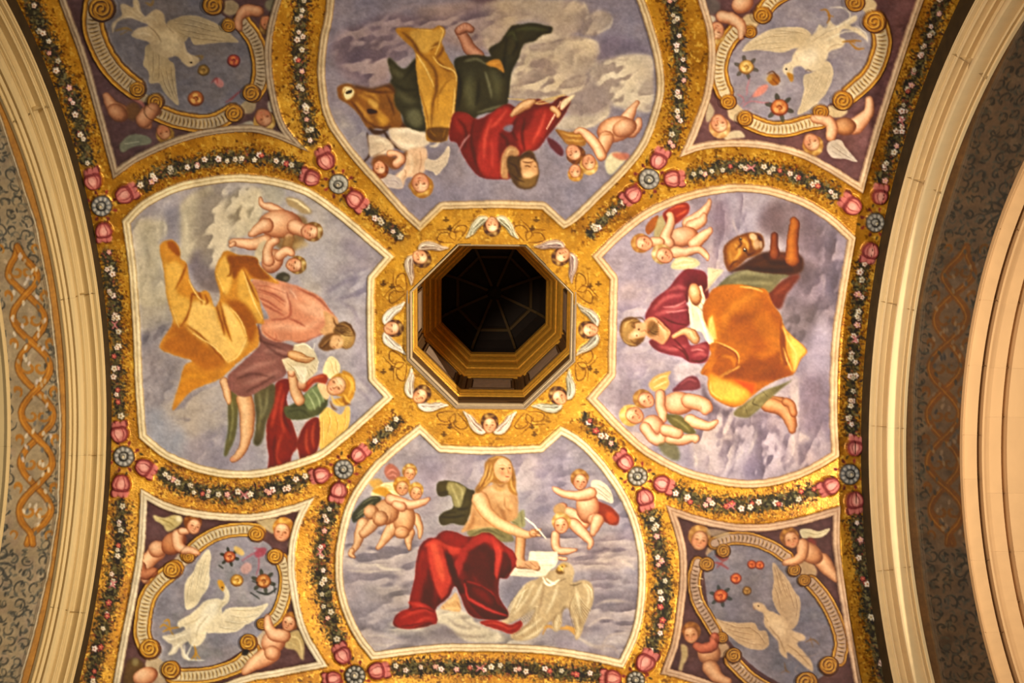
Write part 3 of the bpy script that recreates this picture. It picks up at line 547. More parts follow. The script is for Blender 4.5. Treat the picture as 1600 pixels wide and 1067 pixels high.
clouds('1080,680 1110,650 1150,640 1150,740 1090,735','c2aca8','77697a',24,524,.9,1.5,4,.85,.35)
clouds('1150,640 1190,660 1230,720 1190,750 1145,740','b8a4b0','6c6078',24,525,.9,1.6,5,.8,.4)
clouds('970,440 1040,430 1050,520 1000,590 965,560','c4b0b4','8c80a0',36,526,1.3,1,9,.7,.42)
clouds('1110,300 1160,300 1180,400 1130,430 1100,380','b09ca4','64546a',22,527,.7,2.2,5,.75,.42)
# upper putto pair
q1=part('putto',R_,label='cherub with a red cloth above the man'); q2=part('putto',R_,label='blond cherub with a pale wing above the man'); use(q1); _clip[0]=INNER[_g]
O(900,270)
W('a8622c','c98a44','6e3a18','540,430 580,370 640,330 640,400 600,460 560,480','560,430 610,370;580,460 630,400')
F('a59a6c','640,360 690,340 700,460 680,520 610,500',1,.95); F('a83a28','680,320 740,270 830,230 880,250 880,310 820,370 740,420 700,380',1); S('cf6a44','720,300 800,260 860,260;780,340 840,310 870,290',16,5,1.2,.8)
L('880,400,56 960,350,50 1010,290,34 1040,240,20 1040,210,12',PK); L('900,420,50 980,380,40 1000,330,20',PK)
B(840,500,120,80,-10,PK); L('920,560,50 990,500,42 1040,460,28 1050,440,16',PK); L('730,550,44 700,500,42 740,400,34 740,330,24 715,330,14',PK); use(q2); _clip[0]=INNER[_g]; L('780,620,50 860,620,36 960,600,30 1020,650,22 1025,680,10',PK)
F('c9bc88','740,740 780,670 860,655 930,670 970,710 900,750 820,755',1,1); S('e6dcb0','770,700 840,680 920,690;770,730 850,720 930,710',10,4,.8,.8)
use(q1); _clip[0]=INNER[_g]; L('600,540,40 660,540,34',PK)
use(q1); _clip[0]=INNER[_g]; H(520,550,76,-75,.2,-.1,PK,'a8743c','d0a060'); use(q2); _clip[0]=INNER[_g]; H(680,640,78,-60,.1,.1,PK,'b08c58','e4caa0')
# lower putto pair
q1=part('putto',R_,label='winged cherub below the man, nearest him'); q2=part('putto',R_,label='blond cherub with a green sash, lowest'); use(q1); _clip[0]=INNER[_g]
O(900,460)
F('7d3a44','780,720 860,650 930,640 970,690 960,740 860,750 760,760',1); S('ab6064','820,700 880,660 940,680',16,5,1.2,.8)
F('d0a25c','570,700 620,640 740,600 720,650 730,700 680,760 620,760 590,740',1); S('ecd09a','600,690 660,650 720,630;610,730 660,700 710,680',12,4,.8,.8)
F('6a7040','720,960 800,940 880,1000 920,1080 860,1080 760,1020',1)
L('890,980,46 960,1010,44 1040,1030,34 1090,1000,22 1100,990,14',PK); B(800,850,130,90,0,PK); L('880,830,60 960,850,60 1020,880,52 1010,910,34',PK); L('660,780,40 660,880,40 680,960,36 620,1020,34',PK)
O(900,600)
use(q2); _clip[0]=INNER[_g]; B(600,330,90,90,20,PK); F('686c3a','700,240 800,250 880,310 940,380 880,390 760,330',1.2); S('8f9458','740,260 820,300 890,370',14,5,1.2,.7)
L('540,340,46 600,420,44 660,440,42 680,390,32',PK); L('740,430,48 820,435,44 900,425,30 950,420,20 930,450,14',PK); L('800,390,40 700,360,50',PK)
F('6c6e44','640,470 740,460 800,500 800,600 700,560',2,.8)
O(900,460)
use(q1); _clip[0]=INNER[_g]; H(535,820,76,-50,.3,.1,PK,'a0703c','caa05c'); O(900,600); use(q2); _clip[0]=INNER[_g]; H(440,245,84,-62,.35,.1,PK,'c49e54','e8cc8c')
# lion
use(part('brown_lion',R_,label='brown lion with raised paws')); _clip[0]=INNER[_g]
O(1080,270)
F('4e2a1c','330,750 420,700 560,620 700,620 850,640 870,760 760,810 560,790 420,770 300,780',2)
S('74391e','600,680 700,650 780,680;640,560 650,620 660,660',40,14,4,.8,0,True); S('2e1a14','420,740 600,760 800,760;560,640 640,700 800,700',34,12,3,.7,0)
L('790,680,56 790,560,46 800,460,42 810,400,40 800,370,28',('b8702c','9c5420','5c2c14')); L('650,640,40 650,560,30 650,490,28',('93502a','7c3c20','502418'))
F('7c4618','260,570 330,510 400,480 470,465 540,480 570,540 560,600 520,640 440,670 380,720 300,770 265,720 255,640',1.2)
F('b8782c','290,560 380,510 440,500 420,600 380,660 320,720 280,680',2.5,.85,1,1); S('d8a04c','400,520 440,560 430,640;340,560 380,620 330,690;450,480 480,520 490,580;300,620 310,680',20,6,1.6,.85); S('50280e','370,520 390,560 350,600;420,600 450,640 500,620;400,590 430,600 430,630;300,740 330,700 360,690;480,470 540,520 560,580',16,5,1.4,.85)
E('d8b088',485,500,34,26,40,1.2,.9); E('c8a07c',510,560,30,40,0,1.6,.8); E('caa688',545,560,12,30,0,1,.8); E('241008',388,518,12,9,0,.5,.95); E('241008',418,605,13,10,0,.5,.95); E('f0d8a0',388,512,4,4,0,.4,1); E('f0d8a0',418,597,5,5,0,.4,1)
use(part('brown_lion_shade',R_)); PARTS[_cur[0]]=('red_brown_cloth',R_,{'label':'dull red cloth behind the cloak'}); _clip[0]=INNER[_g]
F('6e3226','600,930 760,810 850,800 800,880 740,960 700,1060 640,1040',2); S('8c4a34','640,960 720,900 780,850',30,10,3,.6)
# crimson man
wr=part('seated_writer',R_,label='man in crimson leaning over a book'); _clip[0]=INNER[_g]
O(900,460)
L('1500,850,60 1600,860,60',('d8a070','b87848','704028'))
O(1080,600)
use(part('leg',wr)); _clip[0]=INNER[_g]; L('600,160,60 680,180,56 750,230,56 780,300,46 790,360,30',('dca074','bb784c','7c4628')); L('740,140,34 780,160,30 800,230,30',('d09468','b07048','7c4628'))
gt=part('green_tunic_hem',wr,label='grey green tunic'); _clip[0]=INNER[_g]
O(1080,270); F('6c6c4c','240,850 300,800 420,760 560,785 760,800 700,840 600,940 480,910 380,890 200,910',1.2); S('8d8e66','300,820 430,780 600,810;340,860 500,860 640,860',26,8,2.5,.7); S('484a34','260,880 400,890 560,920',14,5,1.4,.7)
O(1080,600); F('77744a','330,230 420,150 560,60 760,-20 800,-40 700,40 600,130 480,240 420,265',1.2); S('9c9c68','400,220 500,120 620,40;460,230 560,140',26,8,2.5,.75); S('4f4c30','420,170 440,240;500,110 480,150 530,170;560,60 600,100',9,3,.9,.8)
oc=part('orange_cloak',wr,label='orange ochre cloak'); _clip[0]=INNER[_g]
O(1080,460)
F('b0661c','200,-60 370,-80 520,-50 590,-30 640,80 700,160 720,230 760,300 900,430 860,500 800,620 760,640 640,680 480,790 400,860 330,880 220,840 150,780 130,700 130,640 80,620 80,590 150,470 130,400 160,360 120,300 90,120 130,20',.9)
S('8a4814','300,120 360,200 480,180;460,260 540,340 500,440;420,480 540,420 640,360;220,640 400,580 600,520 700,600;400,680 560,640 700,560;560,0 640,160 690,280',70,24,7,.6)
F('c67c2a','150,160 190,170 220,260 220,360 150,370 120,270',2.5,.8,1,1); F('e0a040','130,640 220,640 330,690 440,740 480,790 380,860 260,840 150,770',4,.85,1,1); F('dd9a40','720,240 900,430 850,520 810,620 760,500 720,520 710,400',2.5,.85,1,1); F('c9541c','330,660 440,690 500,700 480,790 440,740',3,.75,1,1)
F('8a4a14','230,120 380,150 560,100 640,200 600,330 470,400 330,330 240,220',6,.55,1,1); F('9a5416','200,395 345,465 352,555 215,640 160,600 180,480',1.4,.85,0,1); F('7e3f10','215,660 360,570 480,470 560,520 700,430 700,600 640,670 500,680 330,655',3,.65,0,1)
F('d48a30','225,170 330,60 470,-20 540,-10 400,80 300,190 250,300',4,.5,0,1); F('c47826','480,180 600,120 680,250 690,420 600,400 520,300',5,.45,0,1)
F('7a3c10','705,250 735,330 745,470 770,540 740,560 715,480 700,360',1.2,.8,0,1); F('f0b85a','760,300 895,430 850,500 810,600 790,520 780,420',1.6,.8,0,1); F('8a4614','690,520 760,600 790,630 640,670 600,640',2.4,.7,0,1)
F('eeb252','150,700 200,670 300,700 420,760 360,830 260,820 180,770',2.6,.7,0,1); F('c2501a','330,662 440,690 495,705 478,785 450,745 400,715',1.2,.8,0,1); F('f0c070','135,190 165,165 185,250 200,350 150,360 130,270',1.3,.75,0,1)
S('f0be6c','160,180 150,260 180,340;190,370 270,400 360,460 370,540;210,650 300,600 380,560;150,680 160,760 240,820;720,250 750,350 820,470 800,600;380,-60 480,-50 560,-20;720,420 760,540 790,600',13,4,1.6,.85); S('7a3c10','200,380 280,420 350,470 350,560 210,650;90,620 160,540 240,470;700,200 700,400 730,560;740,440 770,520;130,800 240,860 330,880',12,4,1.4,.8); S('c47a28','60,620 140,560 200,500;240,480 320,500 340,560',24,8,2,.8)
cr=part('crimson_tunic',wr,label='crimson tunic'); _clip[0]=INNER[_g]
O(900,460)
F('8a343c','560,120 620,30 720,-50 830,-180 900,-200 1010,-170 1030,-60 1030,30 870,60 880,110 890,220 860,260 750,320 680,390 740,330 830,310 870,340 900,400 1030,370 1040,470 1010,530 900,535 820,490 720,470 620,430 570,370 600,330 560,260 540,180',.9)
F('5f1e28','840,-130 940,-170 1010,-120 1020,0 960,20 880,20',4,.7,1,1); S('b45c5c','600,120 700,30 840,0;620,160 740,120 860,80;640,400 760,430 860,400;900,430 980,400 1020,420;700,-20 800,-60 860,-40;920,480 980,460 1020,480',28,8,2.4,.85); S('d08a84','680,100 780,90 860,50;700,140 800,130 870,120;900,440 960,430 1000,440',12,4,1.2,.85); S('5a1a22','620,170 680,220 740,300 700,380;750,330 850,440 880,500;860,0 880,100 880,200;900,520 980,520 1030,490;680,180 760,220 860,240;760,400 840,450 880,520',12,4,1.2,.8)
use(wr); _clip[0]=INNER[_g]
F('c38c62','540,200 620,180 700,250 740,300 680,390 620,360 560,330 530,280',1); S('e0b088','600,200 680,270 700,340',22,8,2,.8); S('8a5034','620,180 650,220 720,290;690,380 740,310',9,3,.8,.8)
E('7a552c',440,290,98,118,-20,1); E('b08a54',410,300,60,90,-20,3,.8,1); F('cf9a6e','460,230 530,220 570,250 560,300 530,330 470,340 420,350 410,320 450,280',1.2); E('e8bc92',470,310,36,22,-10,1.8,.85); F('8a6238','560,225 600,200 640,250 630,310 585,325 555,300',2); fan('5c3e20',560,265,650,200,650,330,9,8,.1,.6); fan('b08a58',565,262,640,215,640,315,6,6,.1,.5); S('6a4622','350,300 360,220 420,180;380,370 440,400 510,380;420,190 500,180 540,210;430,240 460,260 450,220;560,300 600,260 620,210;420,350 460,380 500,350',11,4,.9,.8,0); S('c8a268','380,260 400,220 460,190;370,340 400,380 470,395;440,210 490,200',10,4,.9,.8,0); E('4a2c1a',492,272,9,7,-70,.5,.85); E('4a2c1a',474,322,7,6,-70,.5,.7); S('a4402e','560,268 575,285',8,4,.5,.9,0); S('9c5c3c','500,290 540,280 545,300',6,3,.5,.8,0)
bk=part('open_book',wr,label='open book with cream leaves'); _clip[0]=INNER[_g]
F('cdb994','1030,-210 1160,-190 1100,-120 1000,-10 1030,-60',.9,1,0); S('a08a64','1060,-170 1110,-190;1020,-40 1120,-160',7,3,.6,.8)
F('e0ceaa','880,-30 980,-70 1010,30 980,120 1000,200 1080,370 1040,390 980,290 900,270 890,200 880,100',.9,1,0); S('b59a70','980,110 1010,220 1070,370;940,0 960,100;900,60 920,180',10,4,1,.7); S('f4ead0','890,120 910,240;950,120 1000,260 1040,370',14,5,1.2,.8)
use(wr); _clip[0]=INNER[_g]
use(part('hand',wr)); _clip[0]=INNER[_g]; B(930,0,50,90,-10,('e6bc90','c88f60','8a5230')); S('8a5230','960,0 1000,40;950,40 1000,90;940,80 990,130',6,3,.6,.7,0); use(part('hand',wr)); _clip[0]=INNER[_g]; L('760,330,14 840,290,24 900,310,44 930,350,40',('e0b488','c48c60','8a5230')); S('8a5230','900,270 930,330;930,270 950,330;880,300 900,350',5,2,.5,.7,0)
# ================= top fresco
_g = EV['T'][2]; use(_g); _clip[0] = INNER[_g]
O(480,0)
F('86727a','230,280 500,160 720,110 850,150 1100,40 1600,20 1600,300 1300,400 1100,330 850,400 640,480 640,640 480,680 260,560 200,400',5,.85); F('a08880','840,60 1100,20 1500,10 1600,100 1600,260 1400,380 1120,330 1060,200 900,200',5,.75); F('9a8484','300,480 560,430 640,560 560,640 330,600',6,.6); F('6f6374','300,320 420,340 400,480 320,440',6,.5)
S('a89494','240,300 400,240 620,150;660,130 760,60 880,40;260,560 400,620 520,640',30,8,3,.5,0); F('54404c','1150,-60 1500,-60 1440,30 1300,10',3,.7)
S('aa9690','1380,120 1500,170 1580,120;1080,240 1200,300 1300,370;420,250 480,330 420,420',26,8,3,.5,0)
O(480,160); F('9f9390','180,30 330,120 420,240 470,240 480,400 380,430 250,300',4,.6); F('8a8299','700,700 1000,600 1300,720 1100,780 900,900',8,.5)
O(760,0)
F('b6a08c','0,20 700,10 790,90 800,160 720,250 560,290 400,280 500,220 420,180 260,170 170,240 60,350 0,380',3,.9); F('bba590','260,380 400,280 760,290 880,340 880,420 850,520 790,580 740,700 600,750 400,790 160,740 170,650 240,480',2.5,.92); F('a99688','810,110 900,80 970,110 980,180 880,260 800,270 740,240',2.5,.9)
F('beab98','860,500 1060,430 1290,440 1300,620 1290,860 1180,860 1120,800 1000,820 960,720 880,660 800,570 820,520',2.5,.92); F('9a8882','640,760 780,600 900,650 970,760 950,880 800,900 640,900',3,.85); F('b6a594','520,960 640,900 820,900 940,850 960,800 960,900 860,980 700,1020 560,1010',2.5,.9)
F('8f7a78','330,480 450,450 550,520 530,570 440,560 380,540',4,.65); F('9c8882','220,130 380,120 500,170 480,230 380,200',4,.55); F('7d6e70','180,660 240,670 250,720 190,720',3,.6)
S('d3bfa4','400,780 600,740 740,690 780,600;860,540 870,480 940,470;760,20 790,110 770,200;860,260 960,210 985,150;960,880 840,970 700,1010;1100,440 1280,440;880,520 950,600;700,300 850,330 880,420;300,300 420,290 500,300',18,5,1.8,.75,0); S('8a7874','700,240 800,270 880,260;500,330 620,310 760,330;880,660 960,700 980,780;640,300 500,330 340,370;860,120 830,160;1000,640 1100,620 1250,660;600,640 700,600 760,600',18,5,2.2,.55,0)
F('6f6480','900,300 1100,290 1280,400 1050,420 880,500',5,.6); S('9a92a0','1000,180 1150,240;1060,300 1160,290;960,200 1040,180',14,4,1.6,.5,0)
O(0,0,1)
clouds('520,60 620,20 700,30 760,0 780,60 700,80 610,110 600,140 560,130 525,100','a48e8e','625466',34,531,1.5,1,7,.8,.38)
clouds('760,0 900,0 922,40 900,60 850,60 800,40 760,70','c4ac94','8a7878',30,532,1.5,1,5,.85,.32)
clouds('812,75 840,55 910,60 938,90 920,130 880,150 800,150 795,110','cdb69a','8c7a76',28,533,1.4,1,3,.9,.28)
clouds('930,100 1010,88 1022,150 1010,175 960,165 930,130','d0bca4','9a8880',24,534,1.4,1,3,.9,.3)
clouds('870,170 900,120 950,130 955,180 920,200 860,205','b8a698','7c6c70',22,535,1.3,1,3,.85,.35)
clouds('915,12 960,20 958,45 920,55 905,35','b4a090','8a7a78',16,536,1,1,3,.85,.3)
clouds('530,190 570,205 580,240 560,250','b0a296','746c78',18,537,1,1,3,.8,.35)
# ox
use(part('brown_ox',T_,label='brown ox head turned left')); _clip[0]=INNER[_g]
O(480,0)
F('5f3a1c','360,680 500,690 620,660 700,640 780,700 760,860 700,900 700,1010 880,1030 840,980 760,960',2.5)
F('8a5a24','240,680 290,655 350,660 390,690 500,700 620,680 680,740 720,850 740,960 700,1000 620,1010 540,1000 480,1010 430,940 380,870 300,800 250,770 235,720',1.2)
S('c08a38','400,740 480,780 560,870 640,950;440,720 520,740 560,800;380,800 440,880 500,950',34,12,2,.75); F('dba850','480,780 530,790 560,830 520,840',2,.85,1,1); F('d59f3c','540,900 600,910 630,960 580,980',3,.85,1,1)
S('5a3414','420,700 560,720 680,720;340,790 400,860 470,960;620,740 660,820 680,900;480,960 560,1000 660,990',18,6,1.8,.75)
F('e0c894','290,680 340,680 370,710 350,760 300,780 275,730',1.2,.95,1,1); F('241408','300,720 350,700 345,725 310,735',.7,1,1,1); F('3a200c','470,850 520,855 550,875 500,892 470,880',1,.9,1,1); S('8a5a20','300,690 280,740 300,780',8,3,.7,.8)
O(480,160); S('4a2c18','470,240 480,300 490,400 440,470;600,220 640,290 700,350 790,380;480,210 560,230 640,210',18,8,1.1,.9,0,True); S('5a3a20','490,200 540,240 600,230',34,12,1.4,.9,0)
F('4a3018','700,640 760,700','.6') if 0 else None
# putto under the ox
q1=part('painted_angel_child',T_,label='pale-robed winged child below the ox'); q2=part('putto',T_,label='brown-haired cherub behind the pale child'); use(q1); _clip[0]=INNER[_g]
O(480,160)
F('d8bfa4','640,210 760,195 880,210 940,250 960,300 930,340 860,370 760,380 700,340 650,280',1.5); F('cdb49c','480,260 560,260 640,290 680,350 640,390 560,420 490,420 480,340',1.5); S('f0dcc0','680,240 780,220 880,240;700,300 780,340 860,330;520,300 580,300 640,330',26,8,2,.8,0); S('9c8270','650,280 720,350 790,380;620,360 560,400 510,420',9,4,1,.7,0)
F('d9b090','780,380 870,350 930,360 940,420 930,500 900,560 840,580 780,590 760,640 740,670 690,670 640,620 700,560 760,500',1.3); S('efd0b0','800,400 820,480 800,560;760,500 720,580 720,640',26,8,2,.8); S('b4846a','880,380 890,460 870,560;940,400 920,480;760,520 770,560 750,610',9,4,1,.7)
W('d0b8a0','f0dcc4','a88c7c','930,440 1000,450 1060,400 1100,340 1115,380 1100,460 1060,520 1010,570 980,540 920,520','960,470 1040,450 1090,390;980,510 1050,480 1100,420;1000,540 1050,520')
S('cdb8a0','960,340 1000,340 1030,305',26,10,1,.9,0,True)
W('c0aca4','dccabc','8a7880','560,600 640,560 700,580 740,620 740,665 640,665 580,640','600,610 680,610 720,640;600,630 680,640')
F('8a5426','520,430 600,410 700,430 780,380 760,440 700,520 640,510 600,480 540,520 500,480',2,.9)
use(q2); _clip[0]=INNER[_g]; L('700,480,36 740,440,34 700,400,22 650,400,30',PK); H(570,520,62,165,.1,.1,PK,'8a4a24','b8743c'); use(q1); _clip[0]=INNER[_g]; H(890,640,90,172,.15,-.2,PK,'b07a30','e4bc6c')
S('a87434','820,600 800,660 840,700;960,600 980,660 950,720;860,730 900,735 940,725',18,7,1,.8,0,True)
# right putti
q1=part('putto',T_,label='cherub at the right with raised legs'); q2=part('putto',T_,label='brown-haired cherub head nearest the writer'); q3=part('putto',T_,label='small blond cherub head, lowest'); use(q2); _clip[0]=INNER[_g]
O(760,160)
F('6f3038','480,270 560,320 600,380 590,420 540,390 490,330',1.2); F('a87434','540,210 640,230 740,230 780,290 760,340 640,330 580,270',1); S('d8a860','590,240 680,260 750,260;620,290 700,300 760,300',14,5,1,.8); S('6a4420','545,215 580,270 620,330',12,5,1,.8)
use(q1); _clip[0]=INNER[_g]; F('c8c09c','930,460 970,400 1040,390 1090,440 1040,500 980,560 940,540',1.2); F('c4705a','980,400 1060,390 1120,410 1090,450 1020,440',1.5,.85)
L('1080,160,60 1120,90,44 1150,40,28 1180,0,18',PK); L('1130,220,60 1180,180,40 1190,140,26',PK); B(1010,210,150,100,-15,PK,(-.1,-.2)); B(1080,200,100,70,-20,PK); L('940,280,60 900,360,56',PK); L('900,420,40 860,340,44 800,270,38 740,220,26 700,230,18',PK); S('a87048','900,260 960,250 1020,270;1040,140 1020,180',9,4,1,.6,0)
use(q2); _clip[0]=INNER[_g]; H(690,400,74,150,.2,.1,PK,'7a4a24','a87038'); use(q1); _clip[0]=INNER[_g]; H(800,480,72,172,-.1,0,PK,'bf9150','ecca90'); use(q3); _clip[0]=INNER[_g]; H(695,545,62,178,.1,-.1,PK,'b07c34','dca85c')
# writer
wr=part('red_robed_writer',T_,label='bearded writer in red seen upside down'); _clip[0]=INNER[_g]
use(wr)
O(480,0)
use(part('foot',wr)); _clip[0]=INNER[_g]; L('1190,240,36 1230,300,44 1270,380,50 1340,440,46',('c89078','a8705a','6e4434')); L('1190,240,34 1240,215,38 1280,230,28',('c89078','a8705a','6e4434')); S('6e4434','1190,200 1200,225;1220,190 1225,215;1245,190 1248,215',5,2,.5,.7,0)
gc=part('green_cloak',wr,label='dark green cloak'); _clip[0]=INNER[_g]
F('3a3e28','630,480 650,455 720,520 770,530 840,460 860,500 880,700 900,860 930,1020 780,990 740,900 680,800 690,700 650,640 660,600',1.5); S('5c6444','700,720 780,780 860,800;650,500 680,560 760,600;770,880 840,880 900,940',50,16,3.5,.7); F('6e7650','790,870 860,850 890,900 900,980 840,1000 780,940',3,.75,1,1); S('262a1c','840,480 800,560 740,620;680,660 760,700 860,700',26,9,2.5,.7)
F('3a3c24','1150,480 1200,440 1330,430 1430,440 1420,380 1500,330 1560,250 1600,200 1680,190 1760,180 1860,200 1915,215 1900,260 1840,270 1780,320 1690,350 1650,460 1600,560 1580,700 1560,820 1500,860 1340,900 1290,940 1160,890 1140,760 1160,600',1.2)
S('5e6a44','1280,560 1260,700 1290,840;1440,540 1480,640 1480,760',70,24,6,.75); S('77805c','1230,480 1320,460 1400,500;1330,880 1440,850 1540,820;1390,560 1420,660 1440,760',20,7,2,.75); S('24261a','1180,560 1200,700 1180,840;1340,620 1340,720 1320,820;1560,300 1540,460 1530,600;1620,240 1640,340 1600,440',24,8,2.4,.8); S('4e6a34','1620,240 1720,220 1880,235;1560,280 1600,250 1640,320',26,9,2,.7)
F('b8792c','1400,490 1500,465 1540,570 1480,530 1430,520',1.2); S('dfa64c','1430,500 1500,490',10,4,.8,.7)
yc=part('ochre_cloak',wr,label='hanging ochre cloak'); _clip[0]=INNER[_g]
F('b07c2c','690,240 730,215 860,220 980,225 1030,200 1070,220 1075,270 1050,330 1100,440 1165,560 1170,660 1160,800 1140,940 1100,1060 1080,1100 940,1100 930,1000 900,820 870,680 850,520 840,400 760,320',.9)
F('c89e4c','800,240 980,235 1040,220 1060,250 1040,330 980,380 920,420 860,370',2,.85,1,1); F('cf9c40','860,450 920,500 990,660 980,760 1000,1060 940,1060 900,820 870,640',2.5,.85,1,1); F('c9953a','1000,700 1150,620 1150,800 1120,940 1080,1060 1000,1060 1000,860',2.5,.85,1,1)
S('6e4514','740,250 820,320 870,400 930,470;930,460 1000,560 1010,700 980,820 970,1000;1080,340 1040,420 1010,450;960,400 1000,350 1040,330;1010,460 1060,520 1120,560',22,8,2,.8); S('e6c274','980,440 1040,510 1150,560 1165,640;850,420 880,460 960,600 990,680;1040,210 1060,260 1000,430;1155,680 1140,880 1090,1050;860,230 980,240;960,380 1010,360',10,4,1.2,.85); S('8f6020','1100,420 1140,520;1020,700 1020,860;1120,620 1060,680 1020,760;880,700 930,880 950,1000',14,5,1.8,.7)
O(480,160); F('6e4a18','945,200 1110,200 1090,280 1060,305 980,300 940,260',1.2); S('a87430','960,220 1000,260;1080,210 1060,270',12,5,1,.8)
rr=part('red_robe',wr,label='red robe'); _clip[0]=INNER[_g]
O(480,160)
F('7e2420','1110,280 1140,90 1240,80 1330,130 1440,80 1560,10 1660,60 1740,20 1800,-30 1900,10 1960,-40 2060,-30 2000,110 1930,200 1880,260 1790,370 1680,400 1600,580 1500,600 1380,590 1300,540 1220,420 1170,320',1)
F('c0392a','1440,90 1560,30 1640,100 1600,160 1500,250 1490,400 1520,580 1400,580 1330,500 1330,380 1360,250',2.5,.9,1,1); F('bb3a2a','1790,60 1920,40 1960,60 1900,180 1790,350 1680,380 1640,260 1740,180',3,.85,1,1); F('a83428','1140,100 1280,90 1300,160 1260,240 1170,220',3,.6,1,1)
S('de5a42','1440,130 1390,280 1380,440;1560,60 1480,160 1430,200;1860,80 1820,200 1760,320;1440,300 1450,500',24,8,2.4,.8); S('571614','1300,140 1280,280 1310,440 1340,540;1180,130 1240,220 1230,360;1500,240 1560,300 1580,400;1640,120 1600,220 1640,300;1700,120 1680,260 1700,380;1520,560 1580,590',22,8,2,.8)
F('6f7f95','1540,190 1610,170 1590,230 1540,220',1.5,.8) 
S('a08488','1180,390 1220,310 1270,250',16,6,1,.8,0)
use(wr); _clip[0]=INNER[_g]
O(760,160)
F('b08056','130,400 170,340 230,350 260,400 220,450 170,560 180,590 120,590 110,480',1.2); S('d8ac78','150,420 180,370 220,370;130,460 120,560',12,5,1,.8); 
F('5a4024','170,420 260,420 330,370 370,400 400,480 410,560 390,640 330,680 240,660 190,590 160,500',1.3); F('8a6a3a','250,600 330,570 400,560 380,640 320,670 260,650',2,.85,1,1)
F('c89468','270,450 330,430 380,460 400,510 400,560 360,580 290,590 270,520',1.3); E('e4b888',330,560,44,26,0,2,.85); S('5a3a20','300,500 320,495 345,505;375,500 390,505;280,460 330,470 370,460;330,400 360,420 350,440',9,4,.7,.85,0); S('a06a42','345,510 350,470 365,470',7,3,.6,.8,0); S('3a2414','180,470 230,500 250,560;200,560 240,600 300,620;260,430 300,400 340,400',14,5,1.2,.6,0)
bk=part('open_book',wr,label='open book edge and quill'); _clip[0]=INNER[_g]
O(760,0); S('c8a468','170,770 280,780 440,810 600,740;380,800 500,770 620,740',16,7,.8,.9,0,True); F('dcc49a','590,790 690,740 620,830 580,860',1); S('ecd8b4','580,790 540,880 470,1010',9,5,.6,.95,0,True)
use(part('hand',wr)); _clip[0]=INNER[_g]; L('200,900,16 260,850,34 330,810,36 370,790,20',('dcae80','b98258','744426')); S('744426','220,890 290,840;250,900 330,840',5,2,.5,.7,0); use(part('hand',wr)); _clip[0]=INNER[_g]; L('520,850,26 560,880,24 560,910,16',('dcae80','b98258','744426'))
# ================= corner panels with doves
skC = sky_map('8d879e', [('7e7f9e', .5, .8, 1.4, 1), ('a39aa0', .55, .7, 1.4, 1), ('757c88', .6, .5, 1, 1)], 41, 40)
def plum(base, alt, seed): return sky_map(base, [(alt, .52, .7, 1.5, 1), ('55323c', .6, .5, 1, 1)], seed, 30)
CN = 'four corner panels of white doves'
TL_ = panel('TL','dove_fresco',TLP,'8f7a66','b39c82','5d4638',plum('5c3a40','6b464a',51),'upper left corner panel with its shade painted in, white dove diving with wings spread among roses','fresco',CN,12)
TR_ = panel('TR','dove_fresco',TRP,'c6a080','dcbc98','805a40',plum('7d4a4c','8d585a',52),'upper right corner panel, bright white dove with fanned tail over a ribboned rose bunch','fresco',CN,12)
BL_ = panel('BL','dove_fresco',BLP,'c8b294','e4d2b2','7d6048',plum('6b4144','7a4c4e',53),'lower left corner panel, white dove rising with its neck bent back','fresco',CN,12)
BR_ = panel('BR','dove_fresco',BRP,'a8866e','bf9c82','6c4a3a',plum('5c3438','6a3f40',54),'lower right corner panel with its shade painted in, white dove flying left beside floating red roses','fresco',CN,12)
def rose(c, hi, lo, x, y, r, leaf=None):
    if leaf:
        for a in range(0, 360, 60): E(leaf, x+1.25*r*math.cos(math.radians(a+17)), y+1.2*r*math.sin(math.radians(a+17)), r*.55, r*.28, a+17, .5, .85)
    E(lo, x, y, r*1.05, r, 0, .7); E(c, x, y-r*.1, r*.9, r*.85, 0, 1, 1, 1); 
    for a in (20, 140, 260): E(hi, x+.45*r*math.cos(math.radians(a)), y+.45*r*math.sin(math.radians(a)), r*.36, r*.26, a+90, .8, .85, 1)
    S(lo, [(x-r*.3, y), (x, y-r*.25), (x+r*.3, y+.05*r), (x, y+r*.3)], r*.18, r*.1, .4, .7)
